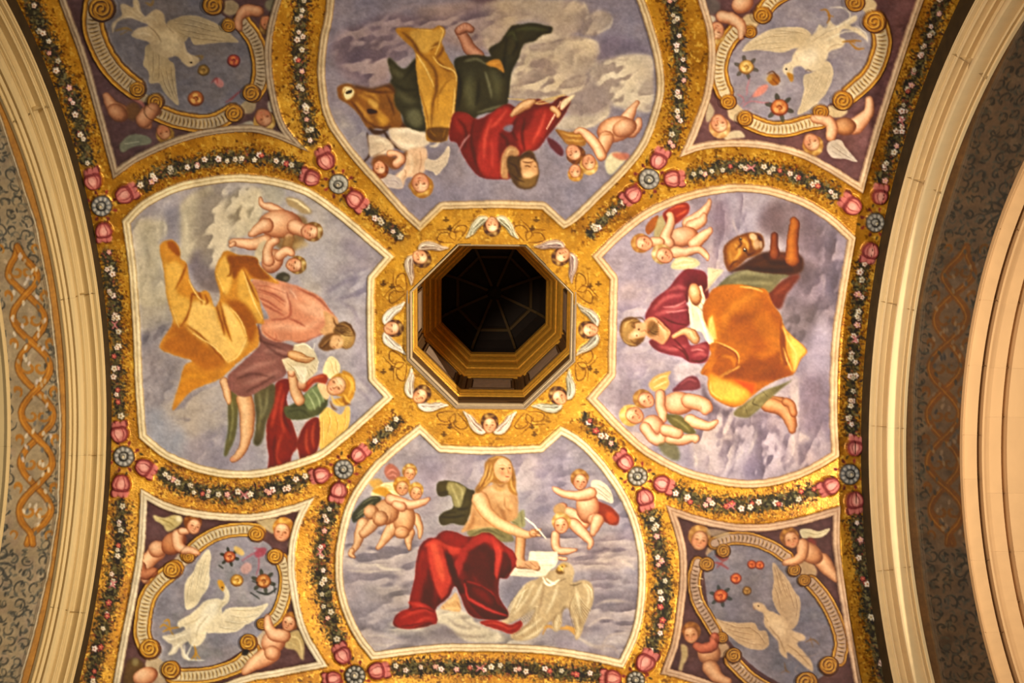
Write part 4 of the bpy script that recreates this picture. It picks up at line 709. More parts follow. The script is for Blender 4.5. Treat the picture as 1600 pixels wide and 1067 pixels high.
def cart(medal, tint, shade, bid, arcs, scrolls, extra=None):
    """strapwork cartouche: gilt rims round a fluted pale band, with scroll ends, around a sky medallion"""
    gold, hi, lo, pale, dk = tint
    m = _cur[0]
    for pts, w, rib in arcs:
        w *= 1.22
        p = smooth(P(pts), False, 10); r = raster(ribbon(p, np.full(len(p), w/_o[2]/2)), .5); lay(r, lo); raise_(r, .018); _last[0] = r
        r2 = raster(ribbon(p, np.full(len(p), w*.46/_o[2])), .4); lay(r2, gold, 1, 1)
        d = np.gradient(p, axis=0); n = np.stack([-d[:, 1], d[:, 0]], 1); n /= np.linalg.norm(n, axis=1)[:, None]
        k = w/_o[2]/2
        for s_, cc in ((.82, hi), (-.82, hi)):
            q = p+n*k*s_; lay(raster(ribbon(q, np.full(len(q), k*.07)), .35), cc, .85, 1)
        r3 = raster(ribbon(p, np.full(len(p), w*.3/_o[2])), .4); lay(r3, dk, 1, 1)
        r4 = raster(ribbon(p, np.full(len(p), w*.27/_o[2])), .4); lay(r4, pale, .9, 1)
        L_n = np.concatenate([[0], np.cumsum(np.hypot(*np.diff(p, axis=0).T))]); tot = L_n[-1]; N = int(tot/6.2)
        for i in range(1, N):
            s0 = tot*i/N; x = np.interp(s0, L_n, p[:, 0]); y = np.interp(s0, L_n, p[:, 1]); nx = np.interp(s0, L_n, n[:, 0]); ny = np.interp(s0, L_n, n[:, 1])
            kk = k*.42; q = np.array([[x-nx*kk, y-ny*kk], [x+ny*.8, y-nx*.8], [x+nx*kk, y+ny*kk]])
            lay(raster(ribbon(q, np.array([.4, 1.15, .5])), .4), dk, .8, 1)
            if rib: q2 = q+np.array([ny, -nx])*1.5; lay(raster(ribbon(q2, np.array([.3, .6, .3])), .4), hi, .55, 1)
    for x, y, r, dirn in scrolls:
        E(lo, x, y, r, r*.95, 0, .5); raise_(_last[0], .03); E(gold, x-r*.05, y-r*.08, r*.88, r*.84, 0, .5, 1, 1)
        t = np.linspace(0, 4.2*math.pi, 40); rr = r*(.82-.72*t/t[-1]); q = np.stack([x+rr*np.cos(dirn*t+1), y+rr*np.sin(dirn*t+1)], 1)
        S(lo, q[:, :], r*.16, r*.1, .4, .85); q2 = q-np.array([r*.09, r*.1]); S(hi, q2, r*.1, r*.06, .4, .8)
GT = ('b8842a','dcb050','6e4614','cdb997','7c6144')
def medallion(pid, pts, sky, x0=0):
    b = part('sky_medallion', pid); 
    q = smooth(P(pts), True); cc = q.mean(0); r = raster(cc+(q-cc)*1.07, .6); m, y0, x0 = r; H_, W_ = m.shape
    v = CV[y0:y0+H_, x0:x0+W_]; k = (m*(_clip[0][y0:y0+H_, x0:x0+W_] if _clip[0] is not None else 1))[..., None]
    v += k*(sky[y0:y0+H_, x0:x0+W_]-v); ID[y0:y0+H_, x0:x0+W_][(m > .5)] = b
    return b
# ---- BL
def clipto(k): _clip[0] = INNER[EV[k][2]]
clipto('BL'); O(180,854,1600/360)
_c = part('cartouche', BL_, label='gilt scrolled cartouche'); clipto('BL')
F('a8907a','300,700 200,900 340,960 420,800',2); E('b39c84',470,90,70,50,-40,1); E('b8a084',300,820,90,90,0,1); E('b39c84',1040,640,60,80,0,1); E('b39c84',1020,50,60,50,0,1)
clipto('BL'); medallion(BL_, '560,110 640,30 760,-30 900,-40 1040,10 1100,140 1120,300 1070,470 960,620 840,720 700,790 560,810 420,800 320,740 275,640 270,500 320,340 420,220', skC); use(_c); clipto('BL')
cart(0, GT, 0, 0, [('420,150 300,250 225,360 195,500 190,620 230,720', 105, 1), ('400,900 560,900 700,880 860,820 960,720', 95, 1), ('1160,90 1190,200 1180,330 1130,470 1060,540', 85, 0), ('500,60 600,-30 740,-100 900,-120 1000,-110', 85, 1)], [(400,165,66,1), (245,715,78,-1), (390,860,72,1), (930,670,66,-1), (1115,70,60,1), (1025,540,46,1), (515,75,46,-1), (985,-85,60,1)])
E('1e1c1c',905,735,28,22,-30,1,.85)
use(part('white_dove', BL_, label='white dove')); clipto('BL')
W('d8c8a8','efe4cc','a8977a','600,350 560,410 500,440 480,380 480,300 500,230 540,180 570,110 640,20 665,60 655,160 655,230 640,290','640,60 610,160 590,260;655,130 630,220 610,300;570,130 540,230 520,330;540,200 510,300 500,390;600,110 580,220 560,320')
W('dccbac','f0e6d0','a8977a','740,470 780,430 860,420 960,420 1060,395 1040,440 980,500 900,550 840,590 760,600 680,600 640,590','800,440 920,440 1030,420;800,480 900,490 990,470;760,520 860,530 930,520;720,560 800,570 850,570;900,450 1000,440')
F('e0d0b0','620,380 700,360 740,370 760,330 735,290 745,260 780,290 795,340 780,390 740,430 745,470 700,540 640,590 620,640 580,690 530,690 500,640 480,560 440,560 440,520 520,470 570,430',.9); F('efe4ca','640,400 700,390 700,470 620,560 560,600 560,520 600,460',2.5,.85,1,1); S('b5a486','560,640 580,560 640,480;480,540 540,520 600,480;720,440 740,400 770,380;520,680 520,620',10,4,1,.6)
F('d8c8b0','520,560 440,600 330,620 360,660 400,690 370,750 420,740 450,700 470,770 520,790 480,730 470,680 520,640',1); S('efe4cc','500,600 400,640 350,630;490,640 430,690 390,740;480,680 480,740 510,785;560,630 500,770 620,790',10,3,.9,.85,0)
S('c8952e','380,570 340,540 310,560;380,560 370,510 340,520;440,560 380,570 330,590;380,580 400,610;550,690 560,740 530,780;560,740 560,785;560,735 590,775',14,6,.7,.95,0,True); F('cf9a34','710,240 740,235 760,270 750,310 725,290',.8); E('2a1810',742,285,6,5,0,.4)
use(part('painted_roses', BL_, label='roses, buds and pink ribbon')); clipto('BL')
rose('b8603a','d8925c','7c3420',795,70,40,'3c4434'); rose('c9963e','e4bc6c','8a5a20',845,235,42); rose('b5703c','d8a060','7a4424',1030,240,50,'4a5444'); E('c99a94',910,150,36,44,30,1,.9); E('d4b060',860,30,44,22,40,1,.9); S('a8606a','1000,30 940,60 880,100;990,40 1000,120 980,200;1060,60 1000,20 960,10',12,5,.8,.8,0); E('a0485a',1010,40,46,30,-30,1,.85); S('303830','940,320 1000,360;950,240 990,250;980,310 1060,330 1120,290;720,130 750,150;1100,260 1110,320',16,6,.8,.85,0)
use(part('putto', BL_, label='reddish putto on the cartouche top')); clipto('BL'); O(180,754)
F('c0b478','300,255 380,275 440,255 510,260 525,300 480,350 420,380 390,370 370,330 320,300',1); S('8a8448','340,280 420,310 460,340;420,270 480,300;400,330 440,350',8,3,.8,.7,0); E('e6dcb4',495,285,26,20,20,1.5,.8)
L('240,760,36 230,680,46 270,600,58 330,540,66',PK); L('300,700,40 220,720,40 210,650,30',('c4825e','ad6a4a','74402a')); B(330,520,72,66,-30,PK); B(460,470,110,84,-40,('cf9068','b8764e','74402a')); L('490,410,50 490,480,44 530,520,38 600,530,28 650,550,18',PK); L('520,380,30 560,380,26',PK); H(610,325,70,20,.5,.2,PK,'8a5428','c89050')
use(part('putto_head', BL_, label='putto head in the upper right corner')); clipto('BL')
F('a89474','1100,290 1200,270 1270,290 1260,360 1230,400 1160,350',1.2); H(1310,370,84,8,-.2,.35,PK,'b87c34','e4bc68'); F('c8b890','1370,440 1400,420 1410,500 1380,570 1350,500',1.2)
use(part('putto', BL_, label='putto embracing the scroll at the right')); clipto('BL'); O(180,854,1600/360)
F('b8a070','1180,620 1260,580 1310,620 1310,770 1290,780 1250,720 1180,700',1.2); S('e0cc94','1220,620 1280,650 1300,760;1200,660 1260,690',10,4,.8,.7)
L('900,870,26 960,820,46 1040,770,62 1090,740,60',PK); B(1100,660,90,80,-40,PK); B(1090,740,54,52,0,PK); L('1170,620,50 1100,610,44 1070,560,34 1060,490,22',PK); H(1215,525,62,20,-.3,.2,PK,'96602c','c89048')
use(part('putto', BL_, label='curled-up putto at the lower left')); clipto('BL')
F('6a5030','80,800 160,780 200,840 160,960 60,960',2); E('8a8458',140,800,24,26,0,1.5,.8); B(210,900,90,60,-20,PK)
# ---- BR
GD = ('96682a','b88a40','54340e','a08474','583f2c')  # darker gilt set: shade of the lower right corner painted in
clipto('BR'); O(1030,867); _c = part('cartouche', BR_, label='gilt scrolled cartouche in painted shade'); clipto('BR')
E('9a7c62',480,-60,130,60,-30,1); E('98795f',480,740,70,60,0,1); E('967a60',1150,110,90,60,30,1)
clipto('BR'); medallion(BR_, '400,40 520,-40 700,-40 880,20 1040,130 1180,300 1280,440 1340,640 1330,800 1240,920 1100,960 980,980 820,900 680,790 560,650 500,560 420,430 390,250 380,120', sky_map('6e6577',[('616079',.5,.8,1.3,1),('7d7278',.56,.6,1.3,1)],44,40)); use(_c); clipto('BR')
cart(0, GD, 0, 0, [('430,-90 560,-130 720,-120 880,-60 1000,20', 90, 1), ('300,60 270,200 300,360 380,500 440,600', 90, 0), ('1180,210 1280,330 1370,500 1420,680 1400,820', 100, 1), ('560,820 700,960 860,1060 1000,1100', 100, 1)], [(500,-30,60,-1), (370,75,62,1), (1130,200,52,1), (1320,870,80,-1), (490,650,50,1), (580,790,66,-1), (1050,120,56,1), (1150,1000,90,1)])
S('efe2b0','310,180 340,190;315,360 340,370;300,240 330,250;640,870 660,880',12,5,.6,.85,0)
use(part('white_dove', BR_, label='white dove flying left')); clipto('BR')
W('a4886e','bfa284','7a604e','940,460 900,390 880,300 895,200 885,60 950,120 1010,200 1060,290 1100,340 1100,440 1080,540 1020,580','900,90 930,200 960,320;940,130 980,230 1020,330;890,220 930,320 950,420;1000,220 1030,320 1060,420;1060,300 1080,400 1070,500;920,100 960,210 1000,330')
W('a4886e','bfa284','7a604e','440,500 520,520 640,530 740,530 780,590 840,600 860,700 800,740 700,730 620,690 560,640 500,590','470,515 600,560 740,570;520,570 620,600 740,620;570,620 680,650 760,650;620,660 720,690 800,700;700,560 780,620 830,700')
F('ae9074','730,380 780,370 820,390 850,430 920,460 990,500 1030,580 1120,620 1140,660 1080,690 1130,760 1190,830 1200,910 1160,890 1080,820 1000,760 1000,810 940,760 930,680 860,600 820,540 815,460 760,430',1); F('c0a284','840,440 940,480 990,560 960,640 880,570 830,500',3,.75,1,1); S('80664e','860,560 940,660 980,760;1040,640 1100,680;1000,700 1100,780 1180,870;820,470 850,520',9,4,1,.6); E('2a1a12',775,398,6,5,0,.4); S('a0683a','735,400 745,425',10,5,.6,.8,0); S('8a7466','1060,780 1180,790 1250,760;1100,940 1060,900 1090,860;1200,820 1260,800',9,3,.8,.6,0); S('7a5426','1140,680 1200,660 1250,700;1180,640 1200,720;980,840 990,900 1020,920;990,900 950,920',12,5,.8,.7,0)
use(part('painted_roses', BR_, label='floating red roses and ribbon')); clipto('BR')
for x,y,r in ((725,75,34),(785,80,34),(600,185,42),(480,320,52)): rose('a8502e','c4703c','6e2a1c',x,y,r,'3e4440' if r>50 else None)
rose('8a6434','a8804a','5a3a1c',685,280,34); S('8a3a38','440,0 500,40 540,20;430,60 480,70 540,110;450,100 500,50',20,8,1,.8,0)
use(part('putto', BR_, label='putto leaning on the cartouche at the right')); clipto('BR'); O(1040,774)
PD = ('c69878','ac7856','6c412c')  # flesh tones darkened for the shaded corner
W('a89a7c','cabc9c','6e604a','1050,270 1120,260 1200,280 1280,255 1260,300 1200,330 1120,330 1070,330','1090,285 1180,300 1260,275'); F('7c3c38','1110,330 1170,350 1170,400 1120,400',1.5)
L('1380,680,24 1310,620,44 1260,560,60 1220,510,64',PD); B(1130,450,110,76,35,PD); L('1070,380,48 1070,460,44 1020,510,36 930,525,24',PD); H(975,335,76,-15,.2,.15,PD,'7c5028','b08040')
use(part('putto_head', BR_, label='blond putto head at the upper left')); clipto('BR'); H(265,335,88,15,.2,.1,PD,'8e6434','c0945c'); F('96806a','340,260 500,290 440,340 340,310',1.2,.8)
use(part('putto', BR_, label='putto holding the scroll at the lower left')); clipto('BR'); O(1030,867)
F('9c8460','170,700 220,720 220,800 190,860 180,900 150,900 170,800',1.2); B(390,770,90,90,30,PD); L('400,880,66 460,960,50 540,990,30',PD); L('430,640,34 420,710,40 340,730,40 290,710,30',('b86a50','9c5440','602c22')); H(250,610,74,-10,-.2,.2,PD,'7a4c24','a87440')
# ---- TL
GB = ('9a701e','b98e38','523408','a49078','54402c')  # darker gilt set: dim light of the upper left corner painted in
clipto('TL'); O(120,0); _c = part('cartouche', TL_, label='gilt scrolled cartouche in painted shade'); clipto('TL')
E('8c7a62',520,740,70,60,0,1); E('8c7a62',1330,820,70,70,0,1); E('8c7a62',1200,60,70,60,0,1)
clipto('TL'); medallion(TL_, '300,-40 600,-60 900,-20 1120,140 1280,300 1350,500 1350,680 1240,800 1080,870 900,870 700,800 540,700 420,600 320,480 250,340 240,180', sky_map('6c6672',[('62617a',.5,.8,1.3,1),('7c7274',.55,.6,1.3,1)],45,40)); use(_c); clipto('TL')
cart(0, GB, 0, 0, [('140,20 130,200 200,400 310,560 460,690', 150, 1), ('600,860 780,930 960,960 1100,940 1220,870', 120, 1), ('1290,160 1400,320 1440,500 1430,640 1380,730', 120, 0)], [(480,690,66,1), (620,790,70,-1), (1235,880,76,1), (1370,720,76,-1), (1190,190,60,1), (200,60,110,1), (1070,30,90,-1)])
use(part('white_dove', TL_, label='white dove diving')); clipto('TL')
W('9c8a70','b5a288','6e5f4e','700,190 780,140 860,120 960,130 1080,180 1160,230 1230,290 1260,330 1160,330 1040,340 920,350 880,290 840,330 760,340','760,180 900,200 1080,250;800,230 960,260 1160,300;860,150 980,180 1100,220;840,280 960,300 1200,325;740,230 840,270')
W('9c8a70','b5a288','6e5f4e','540,360 620,330 700,400 720,470 760,500 770,600 780,700 795,820 740,780 680,720 640,650 570,650 560,560 520,510 530,430','700,520 720,640 770,780;660,540 690,660 740,760;740,520 750,640 785,780;600,400 600,520 590,620;640,420 650,520 640,620;560,420 560,520')
F('a8947a','560,110 620,70 680,110 700,190 760,230 830,310 850,370 880,420 950,450 950,490 880,525 830,490 780,440 700,450 600,400 560,330 440,290 430,260 480,220 560,200 500,170 400,140 320,170 280,260 280,180 350,120 340,40 380,30 440,60 440,0 480,0 500,80 530,130',1); F('bda98c','640,240 740,250 800,330 800,410 700,400 640,330',4,.8,1,1); S('b5a288','320,160 400,130 500,160;360,50 430,90 520,150;460,10 480,80 540,140;560,120 620,160 640,220;450,260 540,260 600,290;840,400 880,440 920,480',12,4,1,.75,0); S('6e5f4e','560,200 620,260 660,330;700,200 760,260;870,490 900,480',8,3,1,.6,0); E('1e1410',893,487,9,7,0,.4); S('8a6a30','930,440 980,440 960,480;540,20 580,40 600,0;300,240 380,220 430,240;340,270 400,240',18,7,1,.75,0); S('8a7f74','330,170 370,150 420,150;250,280 270,200 340,130',8,3,.8,.6,0)
use(part('painted_roses', TL_, label='floating roses and pink ribbon')); clipto('TL')
rose('96403a','b8743c','5e2424',1225,475,50); rose('a06034','c89a54','6c3a1c',930,770,60); E('a8706e',1110,645,44,30,40,1); S('8a3c3e','1045,650 1090,610 1100,650;1160,800 1220,760 1290,700;1200,790 1260,720',12,5,.8,.8,0); rose('7c6434','9c8044','5a4220',990,550,44)
PT = ('b98a6c','9c6a4c','5e3826')  # flesh tones darkened for the dim corner
use(part('putto', TL_, label='putto tumbling below the cartouche')); clipto('TL')
L('230,750,30 280,830,50 350,880,64',PT); L('620,860,44 540,880,46 520,950,48 560,980,30',PT); E('6a4a28',440,870,60,70,0,2,.8); S('9c6058','430,770 500,800 540,850',26,10,1,.8,0)
O(0,0,2.6675); B(490,470,46,34,35,PT); L('600,500,34 640,450,30',PT); H(685,555,38,160,.1,0,PT,'8a6a30','b89648'); F('6c7460','500,600 550,560 620,570 625,600 560,610 510,635',.8); S('9aa088','520,600 580,590',8,3,.6,.7,0)
use(part('putto_head', TL_, label='putto head in the lower right corner')); clipto('TL'); O(300,60,5.335); F('8c8478','340,740 420,710 500,690 530,750 440,770 340,765',1); H(600,675,92,150,-.2,0,PT,'9a7a3c','c0a468'); F('9a9080','630,540 660,520 685,600 650,610',1)
use(part('putto', TL_, label='putto reaching down at the upper right')); clipto('TL'); O(120,0)
L('1420,90,44 1320,80,46 1270,140,34 1270,220,26',PT); H(1490,190,70,160,0,0,PT,'7a5c30','a88850'); E('6e6a58',1520,40,50,50,0,1.5)
# ---- TR
GW = ('bc7f24','dca548','74480e','dcc4a0','86603a')
clipto('TR'); O(1080,0); _c = part('cartouche', TR_, label='bright gilt scrolled cartouche'); clipto('TR')
E('c8a880',460,170,80,60,-30,1); E('d0b088',360,880,80,70,20,1); E('cdae84',1130,870,90,50,0,1); E('cdae84',1360,40,90,60,0,1)
clipto('TR'); medallion(TR_, '520,240 640,120 800,20 960,-20 1160,10 1290,90 1360,180 1395,320 1370,500 1280,620 1140,740 1000,830 860,900 700,940 560,910 440,840 350,720 315,600 320,480 400,360', sky_map('9a8c9c',[('8c829e',.5,.8,1.3,1),('ae9fa0',.55,.7,1.3,1)],46,40)); use(_c); clipto('TR')
cart(0, GW, 0, 0, [('360,220 270,340 220,480 220,600 260,720', 120, 1), ('1460,180 1490,320 1450,480 1380,600 1240,730', 130, 1), ('440,940 600,1000 760,1000 900,960 1010,940', 110, 1), ('560,80 640,-10 760,-80', 110, 1)], [(290,790,66,1), (420,920,66,-1), (1180,780,84,1), (460,240,56,-1), (560,110,76,1), (1430,160,96,-1), (1010,870,66,1), (1280,10,80,1)])
use(part('white_dove', TR_, label='bright white dove')); clipto('TR')
W('d6bc9a','eed8b8','a68a6c','400,400 440,340 520,280 620,230 760,210 880,220 940,280 900,360 800,380 720,410 600,400 500,390','430,390 560,340 740,330;440,360 580,290 760,280;540,390 680,370 780,370;640,240 760,240 880,260;500,330 640,270 800,250')
W('d6bc9a','eed8b8','a68a6c','880,590 960,560 1040,480 1090,500 1110,580 1080,680 1010,780 930,850 850,895 830,880 860,800 880,700','1040,560 980,700 880,860;980,600 930,720 860,850;1080,580 1040,700 950,820;920,620 900,740 850,870;1000,580 960,700 880,830')
F('e0c6a4','720,510 780,480 800,420 860,350 940,280 980,240 1000,190 1050,220 1080,160 1130,200 1200,160 1290,120 1290,160 1240,200 1320,230 1380,320 1340,290 1250,240 1180,230 1160,290 1200,310 1180,370 1080,400 1060,460 1000,540 920,560 860,520 800,530 790,590 770,600 720,570',1); F('f2dcc0','820,420 900,380 980,400 980,480 880,500',4,.85,1,1); S('f0dcc0','1000,280 1120,220 1280,130;1040,320 1200,250 1330,250;1020,250 1050,200;1060,360 1190,330;960,260 1000,200;1090,60 1180,60 1240,110 1220,190;1290,200 1360,260 1380,330',12,4,1,.8,0); S('a88c6e','940,330 1040,260 1140,220;1060,400 1120,350 1190,350;760,560 790,520;1000,300 1080,280',8,3,1,.55,0)
E('2a1810',742,540,9,9,0,.4); F('c48a2c','745,570 790,580 800,620 780,640 760,610',.8); S('b87c24','1010,80 1060,80 1080,140 1060,180;1070,120 1110,130;1180,330 1240,320 1330,320;1240,330 1290,380 1350,380;1250,320 1280,340',16,7,.8,.9,0,True); S('7c6a66','890,560 910,545 940,560',9,4,.8,.8,0)
use(part('painted_roses', TR_, label='rose bunch tied with pink ribbon')); clipto('TR')
rose('dba858','f0cc80','96683a',430,525,56,'6a6258'); rose('d07c44','eaa868','8c4024',690,840,66,'5a5648'); E('a86c28',645,620,52,44,40,.9); S('6e3c14','590,580 640,560 700,640;620,600 680,660',9,4,.7,.85,0); E('cfa050',610,610,20,30,40,1.2,.7); F('d98878','480,750 530,680 590,660 600,690 550,740 500,760',1); S('c8747c','430,750 440,680 460,610;410,800 400,760 360,740;400,840 440,800 480,790;470,790 540,800 610,800;380,820 420,790;420,850 470,850;450,780 500,730',10,4,.8,.85,0)
use(part('putto', TR_, label='putto climbing the cartouche at the upper left')); clipto('TR')
E('6f6560',150,50,80,70,0,2,.8); E('bfae98',150,150,40,30,0,1.2); L('240,130,50 330,150,46 390,200,40 390,290,24',PK); B(400,30,90,70,-30,PK); H(190,250,78,200,0,0,PK,'b88a48','e0c080')
use(part('putto', TR_, label='putto hanging below the cartouche at the right')); clipto('TR'); O(1060,90)
L('1490,330,30 1490,420,40 1440,480,54 1380,540,66',PK); B(1300,540,90,70,0,('d09a70','b87c50','74442a')); L('1060,470,34 1160,490,44 1200,550,46 1190,620,40',PK); W('c4b0a0','e4d4c0','8c7468','1160,720 1180,660 1260,640 1300,690 1340,740 1385,790 1390,815 1300,790 1200,780','1200,690 1290,750 1370,800;1200,730 1280,770;1240,670 1310,730'); H(1045,675,82,150,-.1,.1,PK,'b88240','e8c078')
use(part('putto_head', TR_, label='winged putto head in the lower left corner')); clipto('TR')
F('c8b090','350,610 400,580 480,570 520,620 440,630 370,640',1); F('b8a084','230,340 280,420 240,500 215,480',1.2); H(320,530,84,160,-.1,.1,PK,'c08a54','e8c490')
# ================= gold octagon collar: eight winged cherub heads, tendrils
_clip[0] = None
COL_ = part('gilded_collar', 0, label='gilded octagonal band with painted winged heads round the dark opening', category='ceiling ornament')
use(COL_)
O(0,0,1)
_q = outline("690,331! 846,331! 878,360 896,372! 948,436! 947,580! 914,615 898,640! 872,668! 842,692! 690,692! 660,664 640,645! 616,616! 588,586! 587,437! 620,400 640,372! 656,364!")
_q = np.array([767, 511])+(_q-np.array([767, 511]))*1.025
_r = raster(_q, 1.5); _m, _y, _x = _r; ID[_y:_y+_m.shape[0], _x:_x+_m.shape[1]][(_m > .5) & (ID[_y:_y+_m.shape[0], _x:_x+_m.shape[1]] == CEIL)] = COL_
lay(_r, 'd2a23a', .35, own=False)
for _a in range(8):
    for _s in (-1, 1):
        t0 = math.radians(_a*45+22.5)
        def _pp(dr, dt): r = 152+dr; return (767+r*math.cos(t0+dt*_s), 511+r*math.sin(t0+dt*_s))
        S('6e4418', [_pp(-8, .02), _pp(-2, .1), _pp(8, .16), _pp(14, .1), _pp(10, .03), _pp(4, .05)], 1.5, .8, .4, .8, 0)
        S('6e4418', [_pp(-6, 0), _pp(4, -.03), _pp(14, .02), _pp(22, .12)], 1.5, .7, .4, .75, 0); S('9a3c24', [_pp(6, .2), _pp(10, .24), _pp(7, .28)], 2, 1, .5, .7, 0)
    if 1: 
        for _d in ((0, 0), (2.6, 1), (-2.4, 1.2), (.4, -2.6), (.2, 2.8)): E('5e4420', 767+(168)*math.cos(t0)+_d[0], 511+168*math.sin(t0)+_d[1], 1.9, 1.5, 0, .5, .85)
for X_, Y_ in ((697,343),(838,343),(599,443),(599,580),(935,443),(932,580),(694,678),(835,678)):
    for _d in ((0, 0), (3, 1), (-3, 1), (0, -3), (0, 3)): E('5a4220', X_+_d[0], Y_+_d[1], 2, 1.5, 0, .5, .8)
def cherub(x, y, tint, dirt):
    a = math.degrees(math.atan2(511-y, 767-x))+90; ca, sa = math.cos(math.radians(a)), math.sin(math.radians(a))
    def T(u, v): return x+u*ca-v*sa, y+u*sa+v*ca
    h = part('winged_head', COL_, label=None)
    for s_ in (-1, 1):
        q = [T(u*s_*1.1, v*1.1) for u, v in ((4, 10), (10, 15), (20, 13), (28, 4), (33, -8), (38, -18), (30, -14), (24, -10), (18, -2), (10, 4))]
        lay(raster(smooth(np.array(q), True)+.8, .9), '5a3c1c', .8); r = raster(smooth(np.array(q), True), .6); lay(r, tint); raise_(r, .012); _last[0] = r
        for f in ((12, 11, 27, -2, 35, -15), (10, 8, 22, -3, 29, -12), (9, 13, 24, 6, 33, -8)):
            S(dirt, [T(f[0]*s_, f[1]), T(f[2]*s_, f[3]), T(f[4]*s_, f[5])], 1.6, .8, .4, .75)
        S('efe2c8', [T(6*s_, 12), T(16*s_, 12), T(26*s_, 3), T(32*s_, -9)], 1.8, .8, .5, .8)
    H(x, y, 14, a, 0, .1, ('f0cca4', 'd09a70', '8a5434'), '5e3c1e', 'c8a468'); raise_(_last[0], .02)
for c in ((769,353,'b7b092','4c5c40'),(877,400,'a88c80','5c4450'),(920,515,'a89a88','54504c'),(873,619,'b4ad98','5a6250'),(765,662,'c9b4a4','7a5448'),(658,617,'cfc0b0','7c6460'),(614,513,'d2c6ba','847468'),(658,403,'b8a08c','6c4c40')): cherub(*c)

# ================= flower garlands on the gold ground
FC = [('d0baa2','98796a','a07430'), ('dab8a6','a06a62','a0662c'), ('d89890','9c4a4c','d8a850'), ('b8a890','7c7062','946e34'), ('b8524c','7c2c30','d89a50'), ('e8c0b4','b86c68','a85c30')]
LC = ['3c3a20', '4c4c2c', '5c5c38', '2e2a1a', '6a6844', '4a3424']
def flower(x, y, r, pal, pid):
    part('flower', pid); a0 = rng.random()*6
    E('3a3420', x+.5, y+.7, r*1.15, r*1.1, 0, .6, .7, 0); E(pal[1], x, y, r*.8, r*.8, 0, .35, .9); base = None
    for i in range(5):
        a = a0+i*2*math.pi/5; E(pal[1], x+.6*r*math.cos(a)+.25, y+.6*r*math.sin(a)+.3, r*.46, r*.4, math.degrees(a), .35, .9)
        E(pal[0], x+.58*r*math.cos(a), y+.58*r*math.sin(a), r*.4, r*.33, math.degrees(a), .35); raise_(_last[0], .012)
    E(pal[2], x, y, r*.26, r*.26, 0, .35)
def garland(pts, w, label, dens=1.0, flow=1.0, pink=.4, knot=None, specks=True, dark=0.0):
    O(0, 0, 1); p = smooth(P(pts), False, 12); d = np.hypot(*np.diff(p, axis=0).T); Ls = np.concatenate([[0], np.cumsum(d)]); tot = Ls[-1]
    tan = np.gradient(p, axis=0); tan /= np.linalg.norm(tan, axis=1)[:, None]
    def at(s, off): 
        x = np.interp(s, Ls, p[:, 0]); y = np.interp(s, Ls, p[:, 1]); tx = np.interp(s, Ls, tan[:, 0]); ty = np.interp(s, Ls, tan[:, 1])
        return x-ty*off, y+tx*off, math.degrees(math.atan2(ty, tx))
    g = part('flower_garland', 0, label=label, category='garland', group='painted flower garlands on the gold bands')
    if specks:   # brushed dark arabesque round the leaves
        use(CEIL); _clip[0] = (ID == CEIL).astype(np.float32)
        for _ in range(int(tot*4.2)):
            s = rng.random()*tot; o = (1 if rng.random() < .5 else -1)*(w*.6+abs(rng.normal())*w*.55); x, y, a = at(s, o)
            E(('7a5218', '8f4a20', '6a4a1c', '8a6a20')[rng.integers(4)], x, y, .9+rng.random()*1.4, .6+rng.random()*.6, rng.random()*180, .4, .55+.3*rng.random())
    _clip[0] = None
    use(g); r = raster(ribbon(p, np.full(len(p), w*.5)), 1.6); lay(r, '46401f', .62+dark); m, y0, x0 = r; v = ID[y0:y0+m.shape[0], x0:x0+m.shape[1]]; v[(m > .55)] = g
    for _ in range(int(tot*w*.17*dens)):
        s = rng.random()*tot; x, y, a = at(s, rng.normal()*w*.46); c = LC[rng.integers(len(LC))]
        E(c, x, y, 2.2+rng.random()*1.8, 1.0+rng.random()*.7, rng.random()*180, .4, .85)
        if rng.random() < .3: E('8a8c60', x-.4, y-.4, 1.3, .5, rng.random()*180, .4, .6)
    for _ in range(int(tot*w*.02*dens)):
        s = rng.random()*tot; x, y, a = at(s, rng.normal()*w*.4); E(('8a3434', 'a8503c', '7c2c34', 'b8843c')[rng.integers(4)], x, y, 1.5, 1.3, 0, .4, .8)
    for _ in range(int(tot/9*dens)):        # dark leafy clumps that swell out of the band
        s = rng.random()*tot; x, y, a = at(s, rng.normal()*w*.3)
        for _k in range(9): E(('2e2e1a', '3e4226', '55582e', '6c7048', '342c18')[rng.integers(5)], x+rng.normal()*w*.28, y+rng.normal()*w*.28, 3.4, 1.5, rng.random()*180, .4, .9)
    n = max(2, int(tot/9.5*flow))
    for i in range(n):
        s = tot*(i+.5+1.1*(rng.random()-.5)+.7*math.sin(i*1.9))/n; x, y, a = at(s, (rng.random()-.5)*w*.8)
        k = rng.random(); pal = FC[int(rng.choice([0, 1, 3]))] if k > pink else FC[int(rng.choice([2, 4, 5]))]
        flower(x, y, 3.6+1.7*rng.random(), pal, g)
    if knot is not None:
        use(part('ribbon_knot', g, label='pink ribbon knot')); x, y, a = at(tot*knot, 0); ca, sa = math.cos(math.radians(a)), math.sin(math.radians(a))
        for s_ in (-1, 1):
            S('a8545c', [(x+ca*u-sa*v*s_, y+sa*u+ca*v*s_) for u, v in ((-6, 5), (0, 0), (6, 5))], 2.6, 1.4, .4, .95, 0, True); S('d88a88', [(x+ca*u-sa*v*s_, y+sa*u+ca*v*s_) for u, v in ((-5, 4), (0, -.5), (5, 4))], 1.1, .5, .4, .8, 0)
